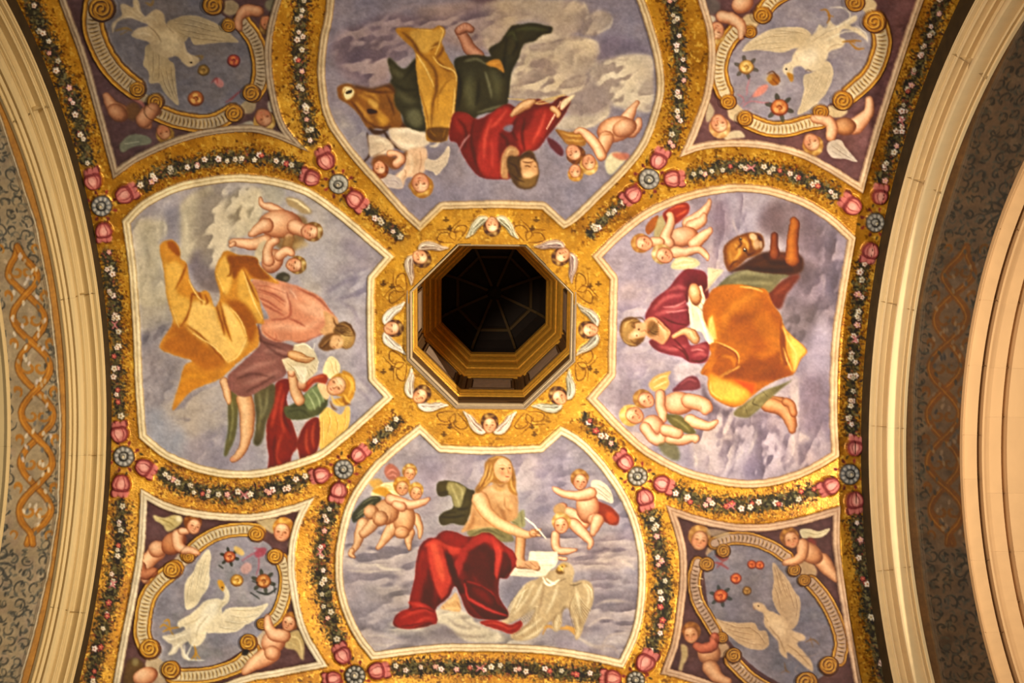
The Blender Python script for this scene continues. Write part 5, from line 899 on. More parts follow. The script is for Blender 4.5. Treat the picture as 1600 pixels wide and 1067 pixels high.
for a in (
 ('45,-40 49,11 71,56 86,97 105,135 120,176 131,225 135,255', 15, 'dim flower garland up the left edge beside the top left dove panel', 1.1, .55, .3, None),
 ('165,392 172,430 178,475 180,520 181,560 183,600 187,650', 13, 'flower garland down the left edge beside the yellow-cloaked writer', 1, .8, .35, .45),
 ('187,782 188,830 178,905 166,960 152,1015 135,1090', 14, 'flower garland down the left edge beside the lower left dove panel', 1.1, .65, .45, .42),
 ('250,739 280,757 310,766 350,772 390,772 430,765 478,748', 14, 'flower garland between the pink-tunicked writer and the lower left dove panel', 1.2, 1.0, .3, .58),
 ('577,697 590,688 605,674 625,652', 9, 'short garland from the lower left rosette up to the octagon', 1, .7, .3, None),
 ('518,786 505,830 500,875 505,925 514,965 528,1004', 14, 'flower garland between the lower left dove panel and the red-cloaked youth', 1.3, .7, .45, .35),
 ('612,1045 660,1042 720,1044 780,1044 840,1046 900,1052 940,1056', 13, 'flower garland along the bottom edge below the youth and eagle', 1.3, .75, .4, .42),
 ('1014,798 1026,835 1033,880 1036,930 1030,980 1014,1018', 14, 'flower garland between the pale eagle and the lower right dove panel', 1.3, .65, .4, None),
 ('962,702 945,684 928,668 912,650', 9, 'short garland from the lower right rosette up to the octagon', 1.1, .8, .7, None),
 ('1050,764 1080,779 1115,788 1150,791 1190,788 1230,780 1274,766', 14, 'flower garland between the orange-cloaked writer and the lower right dove panel', 1.4, .9, .65, .42),
 ('1351,408 1345,445 1341,480 1337,520 1334,560 1332,600 1330,640 1332,680', 12, 'flower garland down the right edge beside the brown lion', 1, 1.0, .3, .45),
 ('1378,282 1397,228 1412,175 1430,120 1448,70 1466,20 1482,-30', 14, 'flower garland up the right edge beside the top right dove panel', 1.1, 1.0, .45, .3),
 ('1337,806 1345,860 1354,910 1362,960 1372,1010 1388,1090', 15, 'shadowed garland down the right edge beside the lower right dove panel', 1.3, .5, .5, None),
 ('215,290 240,277 268,264 292,259 330,250 365,247 405,246 450,256 474,268', 12, 'flower garland between the top left dove panel and the cloudy left fresco', 1.1, .9, .35, None),
 ('572,323 590,340 606,352 626,372', 9, 'short garland from the upper left rosette down to the octagon', 1, .8, .5, None),
 ('478,-40 470,20 468,65 468,100 471,146 480,180 488,226', 13, 'flower garland between the top left dove panel and the ox', 1.2, .85, .35, None),
 ('1048,-30 1054,35 1060,80 1065,110 1060,150 1059,190 1045,232', 12, 'flower garland between the top right dove panel and the top fresco', 1.1, .85, .45, None),
 ('974,315 958,330 943,344 920,366', 9, 'short garland from the upper right rosette down to the octagon', 1, .9, .4, None),
 ('1072,272 1096,271 1118,263 1143,260 1175,262 1203,266 1243,273 1280,291 1308,305', 12, 'flower garland between the top right dove panel and the brown lion fresco', 1.1, .85, .4, .42)): garland(*a)

def bud(x, y, r, a, pid, lit=1.0):
    part('pomegranate_bud', pid); ca, sa = math.cos(math.radians(a)), math.sin(math.radians(a))
    def T(u, v): return x+r*(u*ca-v*sa), y+r*(u*sa+v*ca)
    def pg(c, pts, op=1, s=.5, cl=0):
        rr = raster(smooth(np.array([T(u, v) for u, v in pts]), True), s); o = lay(rr, c, op, cl)
        if not cl: _last[0] = o
        return rr
    raise_(pg('7c3034', [(-.6, -.6), (-.2, -1), (.2, -.8), (.7, -.95), (.85, -.5), (.5, -.15), (-.4, -.15)]), .02)
    for u in (-.45, 0, .45): pg('c07068', [(u-.2, -.3), (u-.16, -.85), (u+.16, -.85), (u+.2, -.3)], .9)
    raise_(pg('8a3c3e', [(-.8, .2), (-.6, -.35), (0, -.45), (.6, -.35), (.8, .2), (.5, .85), (0, 1), (-.5, .85)]), .04)
    pg('c4756c', [(-.62, .2), (-.45, -.22), (0, -.3), (.45, -.22), (.6, .2), (.35, .7), (0, .85), (-.4, .7)], 1, .8, 1)
    pg('dc9a8c', [(-.35, .1), (-.1, -.15), (.2, 0), (.2, .4), (-.1, .6), (-.35, .4)], .85, 1, 1)
    for q in (((-.25, -.35), (-.35, .2), (-.1, .85)), ((.25, -.35), (.4, .2), (.15, .85)), ((-.75, -.1), (0, -.28), (.75, -.1))): S('84383a', [T(*z) for z in q], 1.3, .7, .4, .85)
def rosette(x, y, r, pid, base='76706c'):
    part('rosette', pid, label='grey stone-coloured rosette'); E('4c4844', x, y, r*1.05, r*1.05, 0, .5); raise_(_last[0], .02); E(base, x, y, r*.95, r*.95, 0, .5, 1, 1)
    for i in range(10):
        a = i*36+9; E('9c948c', x+.72*r*math.cos(math.radians(a)), y+.72*r*math.sin(math.radians(a)), r*.2, r*.16, a, .4); raise_(_last[0], .034)
        S('48443f', [(x+.5*r*math.cos(math.radians(a+18)), y+.5*r*math.sin(math.radians(a+18))), (x+.75*r*math.cos(math.radians(a+18)), y+.75*r*math.sin(math.radians(a+18))), (x+.98*r*math.cos(math.radians(a+18)), y+.98*r*math.sin(math.radians(a+18)))], 1.3, .8, .35, .8)
    E('3c3834', x, y, r*.52, r*.5, 0, .5, .9); E('aaa298', x-.5, y-.5, r*.38, r*.34, 0, .6, .9); raise_(raster(np.array([[x+r*.4*math.cos(t), y+r*.4*math.sin(t)] for t in np.linspace(0, 6.2, 16)]), 1), .045)
    t = np.linspace(0, 9, 20); S('3c3834', np.stack([x+r*.36*(1-t/10)*np.cos(t), y+r*.36*(1-t/10)*np.sin(t)], 1), 1.1, .7, .35, .8); E('d0b080', x, y, r*.1, r*.1, 0, .35)
def cluster(rx, ry, rr, buds, label, base='76706c'):
    O(0, 0, 1); c = part('rosette_cluster', 0, label=label, category='ceiling ornament', group='rosettes with buds where the bands cross')
    for i in range(8):
        a = math.radians(i*45+20); E(('9c4038', '84343a', '6c2c2c')[i % 3], rx+1.42*rr*math.cos(a), ry+1.42*rr*math.sin(a), 3.2, 2.4, math.degrees(a), .5); S('8a3a34', [(rx+rr*math.cos(a), ry+rr*math.sin(a)), (rx+1.2*rr*math.cos(a+.1), ry+1.2*rr*math.sin(a+.1)), (rx+1.4*rr*math.cos(a), ry+1.4*rr*math.sin(a))], 1.6, 1, .4, .85, 0, True)
        if i % 2: E('4a4a2c', rx+1.7*rr*math.cos(a+.3), ry+1.7*rr*math.sin(a+.3), 3.4, 1.6, math.degrees(a+.8), .5)
    for x, y, r in buds: bud(x, y, r, math.degrees(math.atan2(y-ry, x-rx))+90, c)
    rosette(rx, ry, rr, c, base)
cluster(159, 321, 16, [(145, 278, 18), (199, 301, 19), (163, 363, 17)], 'rosette and three pink buds at the upper left edge crossing', '6c6c70')
cluster(194, 713, 16, [(187, 674, 18), (229, 732, 18), (190, 760, 19)], 'rosette and three pink buds at the lower left edge crossing')
cluster(537, 733, 15, [(563, 708, 16), (529, 770, 17), (499, 743, 17)], 'rosette and three pink buds between the left and lower frescoes')
cluster(555, 1056, 16, [(534, 1021, 18), (593, 1048, 18), (518, 1062, 16)], 'rosette and pink buds at the bottom, left of the garland', '55524e')
cluster(993, 1063, 14, [(1010, 1032, 20), (953, 1060, 18)], 'dark rosette and buds at the bottom, below the eagle', '5a544c')
cluster(996, 744, 15, [(974, 719, 17), (1037, 757, 18), (1008, 781, 18)], 'rosette and three dusky buds between the right and lower frescoes', '7a6c5c')
cluster(1327, 741, 16, [(1335, 696, 17), (1293, 761, 18), (1335, 786, 19)], 'rosette and three buds at the lower right edge crossing', '6e6c6e')
cluster(1367, 347, 15, [(1374, 302, 17), (1327, 318, 19), (1358, 395, 18)], 'rosette and three salmon buds at the upper right edge crossing')
cluster(529, 287, 15, [(508, 246, 19), (484, 276, 17), (558, 313, 19)], 'pale rosette and three pink buds between the left and top frescoes', 'a09c90')
cluster(1014, 279, 16, [(1030, 246, 18), (1054, 278, 18), (986, 305, 18)], 'rosette and three pink buds between the right and top frescoes', '847c7a')
_clip[0] = None

# ================= painted arabesque on the arch soffits (left and right)
WL_ = part('wall_left'); WR_ = part('wall_right')
_by = [-100, 0, 150, 262, 350, 452, 565, 659, 798, 892, 986, 1067, 1160]; _bx = [-120, -70, 0, 37, 66, 86, 99, 105, 101, 86, 64, 41, 10]
_cy = [-100, 31, 176, 281, 375, 460, 602, 715, 798, 929, 1067, 1160]; _cx = [1680, 1590, 1519, 1485, 1455, 1432, 1417, 1416, 1421, 1436, 1462, 1485]
O(0, 0, 1)
def lb(y, t): return (float(np.interp(y, _by, _bx))-t, y)
def rb(y, t): return (float(np.interp(y, _cy, _cx))+t, y)
for f, wid, side, W0, bg, lf, lf2, gd, ed in ((lb, WL_, -1, 105, '98846a', '54524c', '6c6a5e', 'ae7326', 'b07a38'), (rb, WR_, 1, 130, '5e4a38', '38342c', '4a463c', '6a4414', '6a4c2c')):  # right-hand colours are darker: the shade of that soffit is painted in
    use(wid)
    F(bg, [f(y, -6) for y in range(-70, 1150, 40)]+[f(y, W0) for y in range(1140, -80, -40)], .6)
    r_ = np.random.default_rng(77)
    for _ in range(150 if side < 0 else 120):     # mottled ground
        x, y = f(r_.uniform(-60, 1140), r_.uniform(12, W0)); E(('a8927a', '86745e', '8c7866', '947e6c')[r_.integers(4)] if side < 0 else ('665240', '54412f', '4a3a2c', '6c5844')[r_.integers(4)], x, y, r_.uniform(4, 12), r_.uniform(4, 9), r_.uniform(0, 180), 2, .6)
    def arc(y0, t0, R, a0, a1, c, w, w2=.6):
        q = [f(y0+R*k*math.sin(a), t0+R*k*math.cos(a)) for a, k in zip(np.linspace(a0, a1, 9), np.linspace(1, .25, 9))]
        S(c, q, w, w2, .4, .85, 0, True)
    ylist = list(range(-50, 1130, 23))
    for i, y in enumerate(ylist):
        mid = 395 < y < 850
        for t in ((20, 95) if mid else (24, 46, 68, 90)):
            R = r_.uniform(8, 13); a = r_.uniform(0, 6.3); dr = 1 if (i+t) % 2 else -1
            arc(y+r_.uniform(-5, 5), t+r_.uniform(-4, 4), R, a, a+dr*4.8, lf, 3.2)
            arc(y+r_.uniform(-5, 5), t+r_.uniform(-4, 4), R*.7, a+2, a+2-dr*4, lf2, 2.2)
            for k in range(4): x_, y_ = f(y+r_.uniform(-12, 12), t+r_.uniform(-10, 10)); E((lf, lf2)[k % 2], x_, y_, 4.2, 1.8, r_.uniform(0, 180), .4, .85)
    for k in range(2 if side < 0 else 2):         # palmette bursts
        yc, tc = ((880, 100), (330, 105))[k]
        for a in np.linspace(-2.6, 2.6, 11): S(lf, [f(yc+6*math.sin(a), tc-6*math.cos(a)), f(yc+24*math.sin(a), tc-22*math.cos(a)), f(yc+40*math.sin(a+.15), tc-36*math.cos(a+.15))], 4.5, 1.2, .5, .8, 0, True)
    ys = np.linspace(385, 862, 120); off = 46 if side < 0 else 58; amp = np.interp(ys, [385, 430, 820, 862], [2, 25, 25, 1])
    for ph in (0, math.pi):                       # gilt interlaced ribbon
        q = [f(y, off+a*math.sin(2*math.pi*(y-385)/150+ph)) for y, a in zip(ys, amp)]
        S('6a4218', q[::4], 11.5, 11.5, .5, .6, 0, True); S(gd, q[::4], 9, 9, .5, .95, 0, True); S('c99244' if side < 0 else '94682c', [(x-1.8, y) for x, y in q[::4]], 1.5, 1.5, .5, .5, 0)
    for y in range(424, 850, 75):
        for dr in (-1, 1): arc(y, off+dr*9, 11, 0 if dr > 0 else math.pi, (0 if dr > 0 else math.pi)+dr*5, gd, 5, 2)
        for dr in (-1, 1):
            for yy0 in (-36, 36): arc(y+yy0, off+dr*30, 9, 2.2 if dr > 0 else 1, (2.2 if dr > 0 else 1)+dr*4.2, gd, 4, 1.4)
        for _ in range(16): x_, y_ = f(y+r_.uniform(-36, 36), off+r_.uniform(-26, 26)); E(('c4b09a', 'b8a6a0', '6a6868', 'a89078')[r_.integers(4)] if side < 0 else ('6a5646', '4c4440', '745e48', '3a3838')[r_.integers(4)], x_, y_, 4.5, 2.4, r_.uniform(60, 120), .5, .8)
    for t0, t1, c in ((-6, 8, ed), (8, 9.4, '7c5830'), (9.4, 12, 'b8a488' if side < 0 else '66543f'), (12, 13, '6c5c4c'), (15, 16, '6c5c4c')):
        yy_ = list(range(-70, 1150, 30)); F(c, [f(y, t0) for y in yy_]+[f(y, t1) for y in yy_[::-1]], .45, .9)
use(CEIL)

# ---- brushwork: a slight wander of every edge, plaster mottling and fine weave
def _warp(A, amp, cell, seed):
    dx = (fbm(cell, seed, 3)-.5)*2*amp; dy = (fbm(cell, seed+5, 3)-.5)*2*amp
    yy, xx = np.mgrid[0:CH, 0:CW].astype(np.float32); X = np.clip(xx+dx, 0, CW-1.01); Y = np.clip(yy+dy, 0, CH-1.01)
    xi = X.astype(int); yi = Y.astype(int); fx = (X-xi)[..., None]; fy = (Y-yi)[..., None]
    xj = np.minimum(xi+1, CW-1); yj = np.minimum(yi+1, CH-1)
    return (A[yi, xi]*(1-fx)+A[yi, xj]*fx)*(1-fy)+(A[yj, xi]*(1-fx)+A[yj, xj]*fx)*fy
for _s, _k in ((7., .38), (1.6, .35)):
    _L = CV.mean(2); CV += (_k*(_L-gblur(_L, _s)))[..., None]
CV = _warp(np.clip(CV, .01, 1), .9, 8, 301)
_d = np.maximum(0, CV[..., 2]-(CV[..., 0]*.55+CV[..., 1]*.45)); CV[..., 2] -= .42*_d; CV[..., 0] += .12*_d
_d = np.maximum(0, CV[..., 1]-(CV[..., 0]*.6+CV[..., 2]*.4)); CV[..., 1] -= .4*_d; CV[..., 0] += .25*_d
CV *= (1+.24*(fbm(22, 71, 5)-.5)+.16*(fbm(3.2, 72, 2)-.5)+.08*(fbm(9, 75, 2, ax=2)-.5))[..., None]
CV = np.clip(CV+(.035*(fbm(38, 91, 3)-.5))[..., None]*np.array([1, .3, -.8], np.float32), 0, 1)
_r = np.clip((CV[..., 0]-2.0*CV[..., 1]-.05)/.3, 0, 1)[..., None]; CV *= 1-_r*np.array([.17, .2, .05], np.float32)
_l = CV.mean(2, keepdims=True); CV = np.clip(CV+.22*(CV-.5)*(1-np.abs(CV-.5)*1.2)-.012, 0, 1)
# ---------------------------------------------------------------- geometry of the vault and arches
H0 = 4.8755+EYE; ELL, YC = 1.1104, .118
OX, OY, ZR = -.0149, -.2652, 8.5092+EYE
def zv(x, y):
    q = (y-YC)/ELL; k = .8+.2*np.minimum(1, (x/3.56)**2)
    R_ = 3.50+.12*np.clip((np.abs(x)-2.6)/.9, 0, 1)**2*np.where(x > 0, 1, -.35)
    return H0+np.sqrt(np.maximum(R_**2-k*q*q, .35))+.18*(1-(x/3.56)**2)
_ZK = ZR-float(zv(np.float64(OX), np.float64(OY)))
def zvault(x, y): return zv(x, y)+_ZK*np.maximum(0, 1-(x*x+y*y)/9)
def shoot(u, v):
    d = np.stack([(u-800)/FPX, (v-533.5)/FPX, np.ones_like(u)], -1)@RC      # = R^T d
    t = (ZR-CAM[2])/d[..., 2]
    for _ in range(14):
        P3 = CAM+d*t[..., None]; g = P3[..., 2]-zvault(P3[..., 0], P3[..., 1])
        e = 1e-3; P4 = CAM+d*(t+e)[..., None]; g2 = P4[..., 2]-zvault(P4[..., 0], P4[..., 1])
        t = t-np.clip(g/((g2-g)/e), -1, 1)
    return CAM+d*t[..., None]
def normal(P3):
    e = 1e-3; x, y = P3[..., 0], P3[..., 1]; z = zvault(x, y)
    n = np.stack([(zvault(x+e, y)-z)/e, (zvault(x, y+e)-z)/e, -np.ones_like(z)], -1)
    return n/np.linalg.norm(n, axis=-1, keepdims=True)                       # into the room
def project(P3):
    q = (P3-CAM)@RC.T; return 800+FPX*q[..., 0]/q[..., 2], 533.5+FPX*q[..., 1]/q[..., 2]
def sample(A, u, v):
    X = np.clip(u+MG-.5, 0, CW-1.01); Y = np.clip(v+MG-.5, 0, CH-1.01); xi = X.astype(int); yi = Y.astype(int); fx, fy = X-xi, Y-yi
    if A.ndim == 3: fx = fx[..., None]; fy = fy[..., None]
    return (A[yi, xi]*(1-fx)+A[yi, xi+1]*fx)*(1-fy)+(A[yi+1, xi]*(1-fx)+A[yi+1, xi+1]*fx)*fy
LIT = np.array([1.0, .90, .83], np.float32)*1.12        # warm lamp colour taken back out of the photographed paint colours
def pigment(c): return np.clip(np.where(c <= .04045, c/12.92, ((c+.055)/1.055)**2.4)/LIT, .004, .92)
def hexlin(h): return tuple(float(v) for v in pigment(col(h)))+(1.0,)

# ---------------------------------------------------------------- materials
def mat(name, color=None, rough=.8, metal=0.0, bump=.15, scale=40, vary=.12, vc=False, streak=None):
    m = bpy.data.materials.new(name); m.use_nodes = True; nt = m.node_tree; b = nt.nodes['Principled BSDF']; N = nt.nodes.new; Lk = nt.links.new
    tc = N('ShaderNodeTexCoord'); mp = N('ShaderNodeMapping'); Lk(tc.outputs['Object'], mp.inputs[0]); mp.inputs['Scale'].default_value = streak or (1, 1, 1)
    nz = N('ShaderNodeTexNoise'); nz.inputs['Scale'].default_value = scale; nz.inputs['Detail'].default_value = 6; Lk(mp.outputs[0], nz.inputs['Vector'])
    mr = N('ShaderNodeMapRange'); mr.inputs[3].default_value = 1-vary; mr.inputs[4].default_value = 1+vary; Lk(nz.outputs[0], mr.inputs[0])
    mx = N('ShaderNodeMix'); mx.data_type = 'RGBA'; mx.blend_type = 'MULTIPLY'; mx.inputs[0].default_value = 1
    if vc: a = N('ShaderNodeVertexColor'); a.layer_name = 'paint'; Lk(a.outputs[0], mx.inputs[6])
    else: mx.inputs[6].default_value = color
    Lk(mr.outputs[0], mx.inputs[7]); Lk(mx.outputs[2], b.inputs['Base Color'])
    b.inputs['Roughness'].default_value = rough; b.inputs['Metallic'].default_value = metal
    bp = N('ShaderNodeBump'); bp.inputs['Strength'].default_value = bump; bp.inputs['Distance'].default_value = .01; Lk(nz.outputs[0], bp.inputs['Height']); Lk(bp.outputs[0], b.inputs['Normal'])
    return m
M_FR = mat('fresco_plaster', rough=.85, bump=.12, scale=60, vary=.07, vc=True)
M_GD = mat('gold_ground', rough=.42, metal=.45, bump=.4, scale=45, vary=.1, vc=True)
M_ST = mat('warm_limestone', hexlin('d9b984'), .75, 0, .25, 7, .10, streak=(1, .25, 3))
M_ST3 = mat('lit_limestone', hexlin('efcd9c'), .75, 0, .25, 7, .10, streak=(1, .25, 3))  # paler limestone copy: light on the right arch put into the colour
M_ST2 = mat('rosy_limestone', hexlin('c99c6e'), .75, 0, .25, 7, .12, streak=(1, .25, 3))
M_REV = mat('shaded_gold_reveal', hexlin('3e2c12'), .8, .1, .3, 9, .7)  # gold band beside the arches, with the shade put into a dark colour
M_GILT = mat('gilt_wood', (.95, .52, .07, 1), .33, .45, .4, 25, .35)
M_BRN = mat('brown_moulding', hexlin('6e4c2c'), .6, .1, .3, 20, .25)
M_RIM = mat('grey_brown_stone', hexlin('9c8268'), .7, 0, .3, 20, .2)
M_RIML = mat('pale_stone_fillet', hexlin('cdb08a'), .7, 0, .2, 20, .15)
M_DARK = mat('dark_timber', hexlin('24160e'), .8, 0, .3, 12, .4)
M_OLD = mat('faded_green_fresco', hexlin('5c5230'), .85, 0, .3, 5, .6)
M_RIB = mat('ochre_rib', hexlin('5e4420'), .7, .1, .2, 10, .3)
M_PNL = mat('pale_relief_plaster', hexlin('b09078'), .8, 0, .3, 14, .35)

# ---------------------------------------------------------------- mesh helpers
def mesh_obj(name, V, Fc, m, parent=None, loc=None, smoothf=True, colors=None, kind=None):
    V = np.asarray(V, np.float32); Fc = np.asarray(Fc, np.int32)
    c = V.mean(0) if loc is None else np.array(loc, np.float32)
    me = bpy.data.meshes.new(name); me.vertices.add(len(V)); me.vertices.foreach_set('co', (V-c).ravel())
    n = Fc.shape[1]; me.loops.add(Fc.size); me.loops.foreach_set('vertex_index', Fc.ravel())
    me.polygons.add(len(Fc)); me.polygons.foreach_set('loop_start', np.arange(0, Fc.size, n, dtype=np.int32)); me.polygons.foreach_set('loop_total', np.full(len(Fc), n, np.int32))
    me.polygons.foreach_set('use_smooth', np.full(len(Fc), smoothf)); me.update(calc_edges=True)
    if colors is not None:
        a = me.color_attributes.new('paint', 'FLOAT_COLOR', 'POINT'); a.data.foreach_set('color', np.concatenate([colors, np.ones((len(V), 1))], 1).astype(np.float32).ravel())
    me.materials.append(m); o = bpy.data.objects.new(name, me); C.objects.link(o)
    link_to(o, parent, c)
    if kind: o['kind'] = kind
    return o
WPOS = {}
def link_to(o, parent, c):
    c = np.array(c, float); WPOS[o.name] = c
    if parent is not None: o.parent = parent; o.location = c-WPOS[parent.name]
    else: o.location = c
def empty(name, c):
    o = bpy.data.objects.new(name, None); C.objects.link(o); link_to(o, None, c); o.empty_display_size = .1; return o

# ---------------------------------------------------------------- the painted vault: one fine skin divided among its parts
us = np.concatenate([np.arange(-520, -MG-1, 40.0), np.arange(-MG, -8, 6.0), np.arange(-8, 1608.1, 1.5), np.arange(1612, 1600+MG, 6.0), np.arange(1600+MG+10, 2120, 40.0)])
vs = np.concatenate([np.arange(-560, -MG-1, 40.0), np.arange(-MG, -8, 6.0), np.arange(-8, 1075.1, 1.5), np.arange(1079, 1067+MG, 6.0), np.arange(1067+MG+10, 1500, 40.0)])
U, Vv = np.meshgrid(us, vs); PV = shoot(U, Vv); NV = normal(PV)
hh = gblur(HT, .8); Hs = sample(hh, U, Vv); PV = PV+NV*Hs[..., None]
COLS = pigment(sample(CV, U, Vv)); _out = (U < -MG+2) | (U > 1598+MG) | (Vv < -MG+2) | (Vv > 1065+MG); COLS[_out] = pigment(col('bf882c'))
uc = (us[:-1]+us[1:])/2; vc_ = (vs[:-1]+vs[1:])/2; UC, VC = np.meshgrid(uc, vc_)
IDS = ID[np.clip((VC+MG).astype(int), 0, CH-1), np.clip((UC+MG).astype(int), 0, CW-1)].copy()
IDS[(UC < -MG) | (UC > 1600+MG) | (VC < -MG) | (VC > 1067+MG)] = CEIL
PC = (PV[:-1, :-1]+PV[1:, 1:])/2
dx, dy = np.abs(PC[..., 0]-OX), np.abs(PC[..., 1]-OY); octd = np.maximum(np.maximum(dx, dy), (dx+dy)/math.sqrt(2))
IDS[(np.abs(PC[..., 0]) > 3.66) | (octd < .775)] = 0
IDS[(IDS == WL_) | (IDS == WR_)] = CEIL
IDS[(np.abs(PC[..., 0]) > 3.66) | (octd < .775)] = 0
NU = len(us)
base = (np.arange(len(vs)-1)[:, None]*NU+np.arange(NU-1)[None]).ravel(); fid = IDS.ravel()
order = np.argsort(fid, kind='stable'); fs = fid[order]; PVf = PV.reshape(-1, 3); CF = COLS.reshape(-1, 3)
OBJ = {}
def cells(i):
    a, b = np.searchsorted(fs, i), np.searchsorted(fs, i+1); f = base[order[a:b]]
    if len(f) < 3: return None
    Q = np.stack([f, f+1, f+1+NU, f+NU], 1); un, inv = np.unique(Q, return_inverse=True)
    return PVf[un], inv.reshape(Q.shape), CF[un]
kids = {}
for i, (n, p, inf) in PARTS.items(): kids.setdefault(p, []).append(i)
def spread(i):
    out = [i]
    for k in kids.get(i, []): out += spread(k)
    return out
for i, (name, p, inf) in PARTS.items():
    if i in (WL_, WR_): continue
    cl_ = cells(i); par = OBJ.get(p)
    if p and par is None: continue
    gold = i in (CEIL, COL_)
    if cl_ is None:
        if not kids.get(i): continue
        allv = [c[0].mean(0) for c in (cells(k) for k in spread(i)) if c is not None]
        if not allv: continue
        o = empty(name, np.mean(allv, 0)) if par is None else None
        if o is None: continue
    else: o = mesh_obj(name, cl_[0], cl_[1], M_GD if gold else M_FR, par, colors=cl_[2])
    OBJ[i] = o
    for k_, v_ in inf.items():
        if v_: o[k_] = v_
OBJ[CEIL]['kind'] = 'structure'; OBJ[CEIL]['label'] = 'gold painted vault surface between the frescoes'

# ---------------------------------------------------------------- arches
def sweep(prof, th, ax=1.0):
    """prof: (X, r) points; th: angles -> vertex grid following the arch"""
    prof = np.array(prof, float); X, r = prof[:, 0], prof[:, 1]
    G = np.zeros((len(th), len(X), 3)); G[..., 0] = X; G[..., 1] = YC+ELL*r[None]*np.sin(th)[:, None]; G[..., 2] = H0+r[None]*np.cos(th)[:, None]
    return G
def grid_faces(n, m): b = (np.arange(n-1)[:, None]*m+np.arange(m-1)[None]).ravel(); return np.stack([b, b+1, b+1+m, b+m], 1)
def block(prof, t0, t1, n, name, m, parent, back=.35, front=.35):
    th = np.linspace(t0, t1, n); pr = list(prof); X0, r0 = pr[0]; X1, r1 = pr[-1]
    pr = [(X0, r0+min(back, front))]+pr+[(X1, r1+back)]
    G = sweep(pr, th); n_, m_ = G.shape[:2]; V = G.reshape(-1, 3); Fc = grid_faces(n_, m_).tolist()
    Fc = [list(f) for f in Fc]; k = len(V); e0 = list(range(m_)); e1 = [(n_-1)*m_+j for j in range(m_)]
    for e in (e0, e1):                       # end faces of the block
        c = len(V); V = np.vstack([V, G[0 if e is e0 else -1].mean(0)])
        for j in range(m_-1): Fc.append([e[j], e[j+1], c, c])
    tri = [f for f in Fc if f[2] == f[3]]; quad = [f for f in Fc if f[2] != f[3]]
    me = bpy.data.meshes.new(name); c = V.mean(0); me.from_pydata([tuple(v) for v in V-c], [], [tuple(f) for f in quad]+[tuple(f[:3]) for f in tri])
    me.materials.append(m); me.polygons.foreach_set('use_smooth', np.array([True]*len(quad)+[False]*len(tri)))
    try: me.set_sharp_from_angle(angle=math.radians(28))
    except Exception: pass
    o = bpy.data.objects.new(name, me); C.objects.link(o); link_to(o, parent, c); return o
def mould(a, b, pts):
    """profile between a=(X,r) and b; pts = (t along, offset inwards to the room)"""
    a, b = np.array(a, float), np.array(b, float); d = b-a; L_ = np.linalg.norm(d); n = np.array([d[1], -d[0]])/L_
    if n[1] > 0: n = -n
    return [tuple(a+d*t+n*o*1.7) for t, o in pts]
def bead(t0, t1, h, k=5): return [(t0+(t1-t0)*i/k, h*math.sin(math.pi*i/k)) for i in range(k+1)]
archp = [(0, 0)]+bead(.03, .15, .022)+[(.17, 0), (.2, .012), (.24, .012), (.25, -.012)]+[(.3, -.03), (.36, -.034), (.42, -.03)]+bead(.45, .54, .014)+[(.55, 0), (.6, .02), (.68, .026), (.74, .022), (.75, .005), (.78, .005), (.785, .018), (.86, .02), (.865, .004), (.93, .006), (.97, .02), (1, 0)]
archr = [(0, 0)]+bead(.02, .14, .02)+[(.15, 0), (.19, .01), (.24, .012), (.25, -.005)]+[(.29, -.02), (.33, -.02), (.36, .0)]+[(.38, -.035), (.44, -.045), (.48, -.03)]+bead(.5, .78, .045, 8)+[(.8, -.01), (.83, -.012), (.84, .01), (.88, .014), (.89, -.01), (.94, -.012), (.96, .01), (1, 0)]
def arch(name, label, prof, m, nb, t=1.5, seed=0, back=.35, front=.35):
    e = empty(name, (prof[0][0], YC, H0+prof[0][1])); e['kind'] = 'structure'; e['label'] = label
    r = np.random.default_rng(seed); cuts = np.linspace(-t, t, nb+1); cuts[1:-1] += r.uniform(-.04, .04, nb-1)
    for i in range(nb):
        j = .0001; dr = r.uniform(-.001, .001)
        block([(X, q+dr) for X, q in prof], cuts[i]+j, cuts[i+1]-j, max(8, int(150/nb)), 'stone_block', m, e, back, front)
    return e
A_, B_p, C_p = (-3.5638, 3.338), (-3.8101, 3.084), (-4.222, 2.921)
A2_, B2_, C2_ = (3.5646, 3.4265), (3.7724, 3.1055), (4.0456, 2.670)
arch('trim_1', 'cream moulded stone arch bounding the vault on the left', mould(A_, B_p, archp), M_ST, 7, seed=3, front=.004)
arch('trim_2', 'cream moulded stone arch bounding the vault on the right', mould(A2_, B2_, archr), M_ST3, 9, seed=5, front=.004)
far = [(0, 0)]+bead(.0, .05, .015)+[(.06, 0), (.2, .0), (.32, .004), (.33, -.05), (.40, -.06), (.41, .01), (.45, .01), (.46, -.01)]
arch('trim_3', 'outer cream stone arch at the left edge', mould(C_p, (-4.75, 2.86), [(t*1.0, o) for t, o in far]+[(.6, -.06), (1, -.06)]), M_ST, 9, seed=8)
arch('trim_4', 'outer moulded stone arch at the right', mould(C2_, (4.40, 2.62), [(t*1.15, o) for t, o in far]+[(.54, -.06), (.62, -.085)]), M_ST2, 15, seed=9)
arch('trim_5', 'coursed stone reveal right of the outer arch', [(4.262, 2.71), (4.33, 2.705), (4.415, 2.70), (4.42, 2.76), (4.455, 2.77), (4.465, 2.70), (4.75, 2.69), (4.9, 2.68)], M_ST2, 17, seed=10)
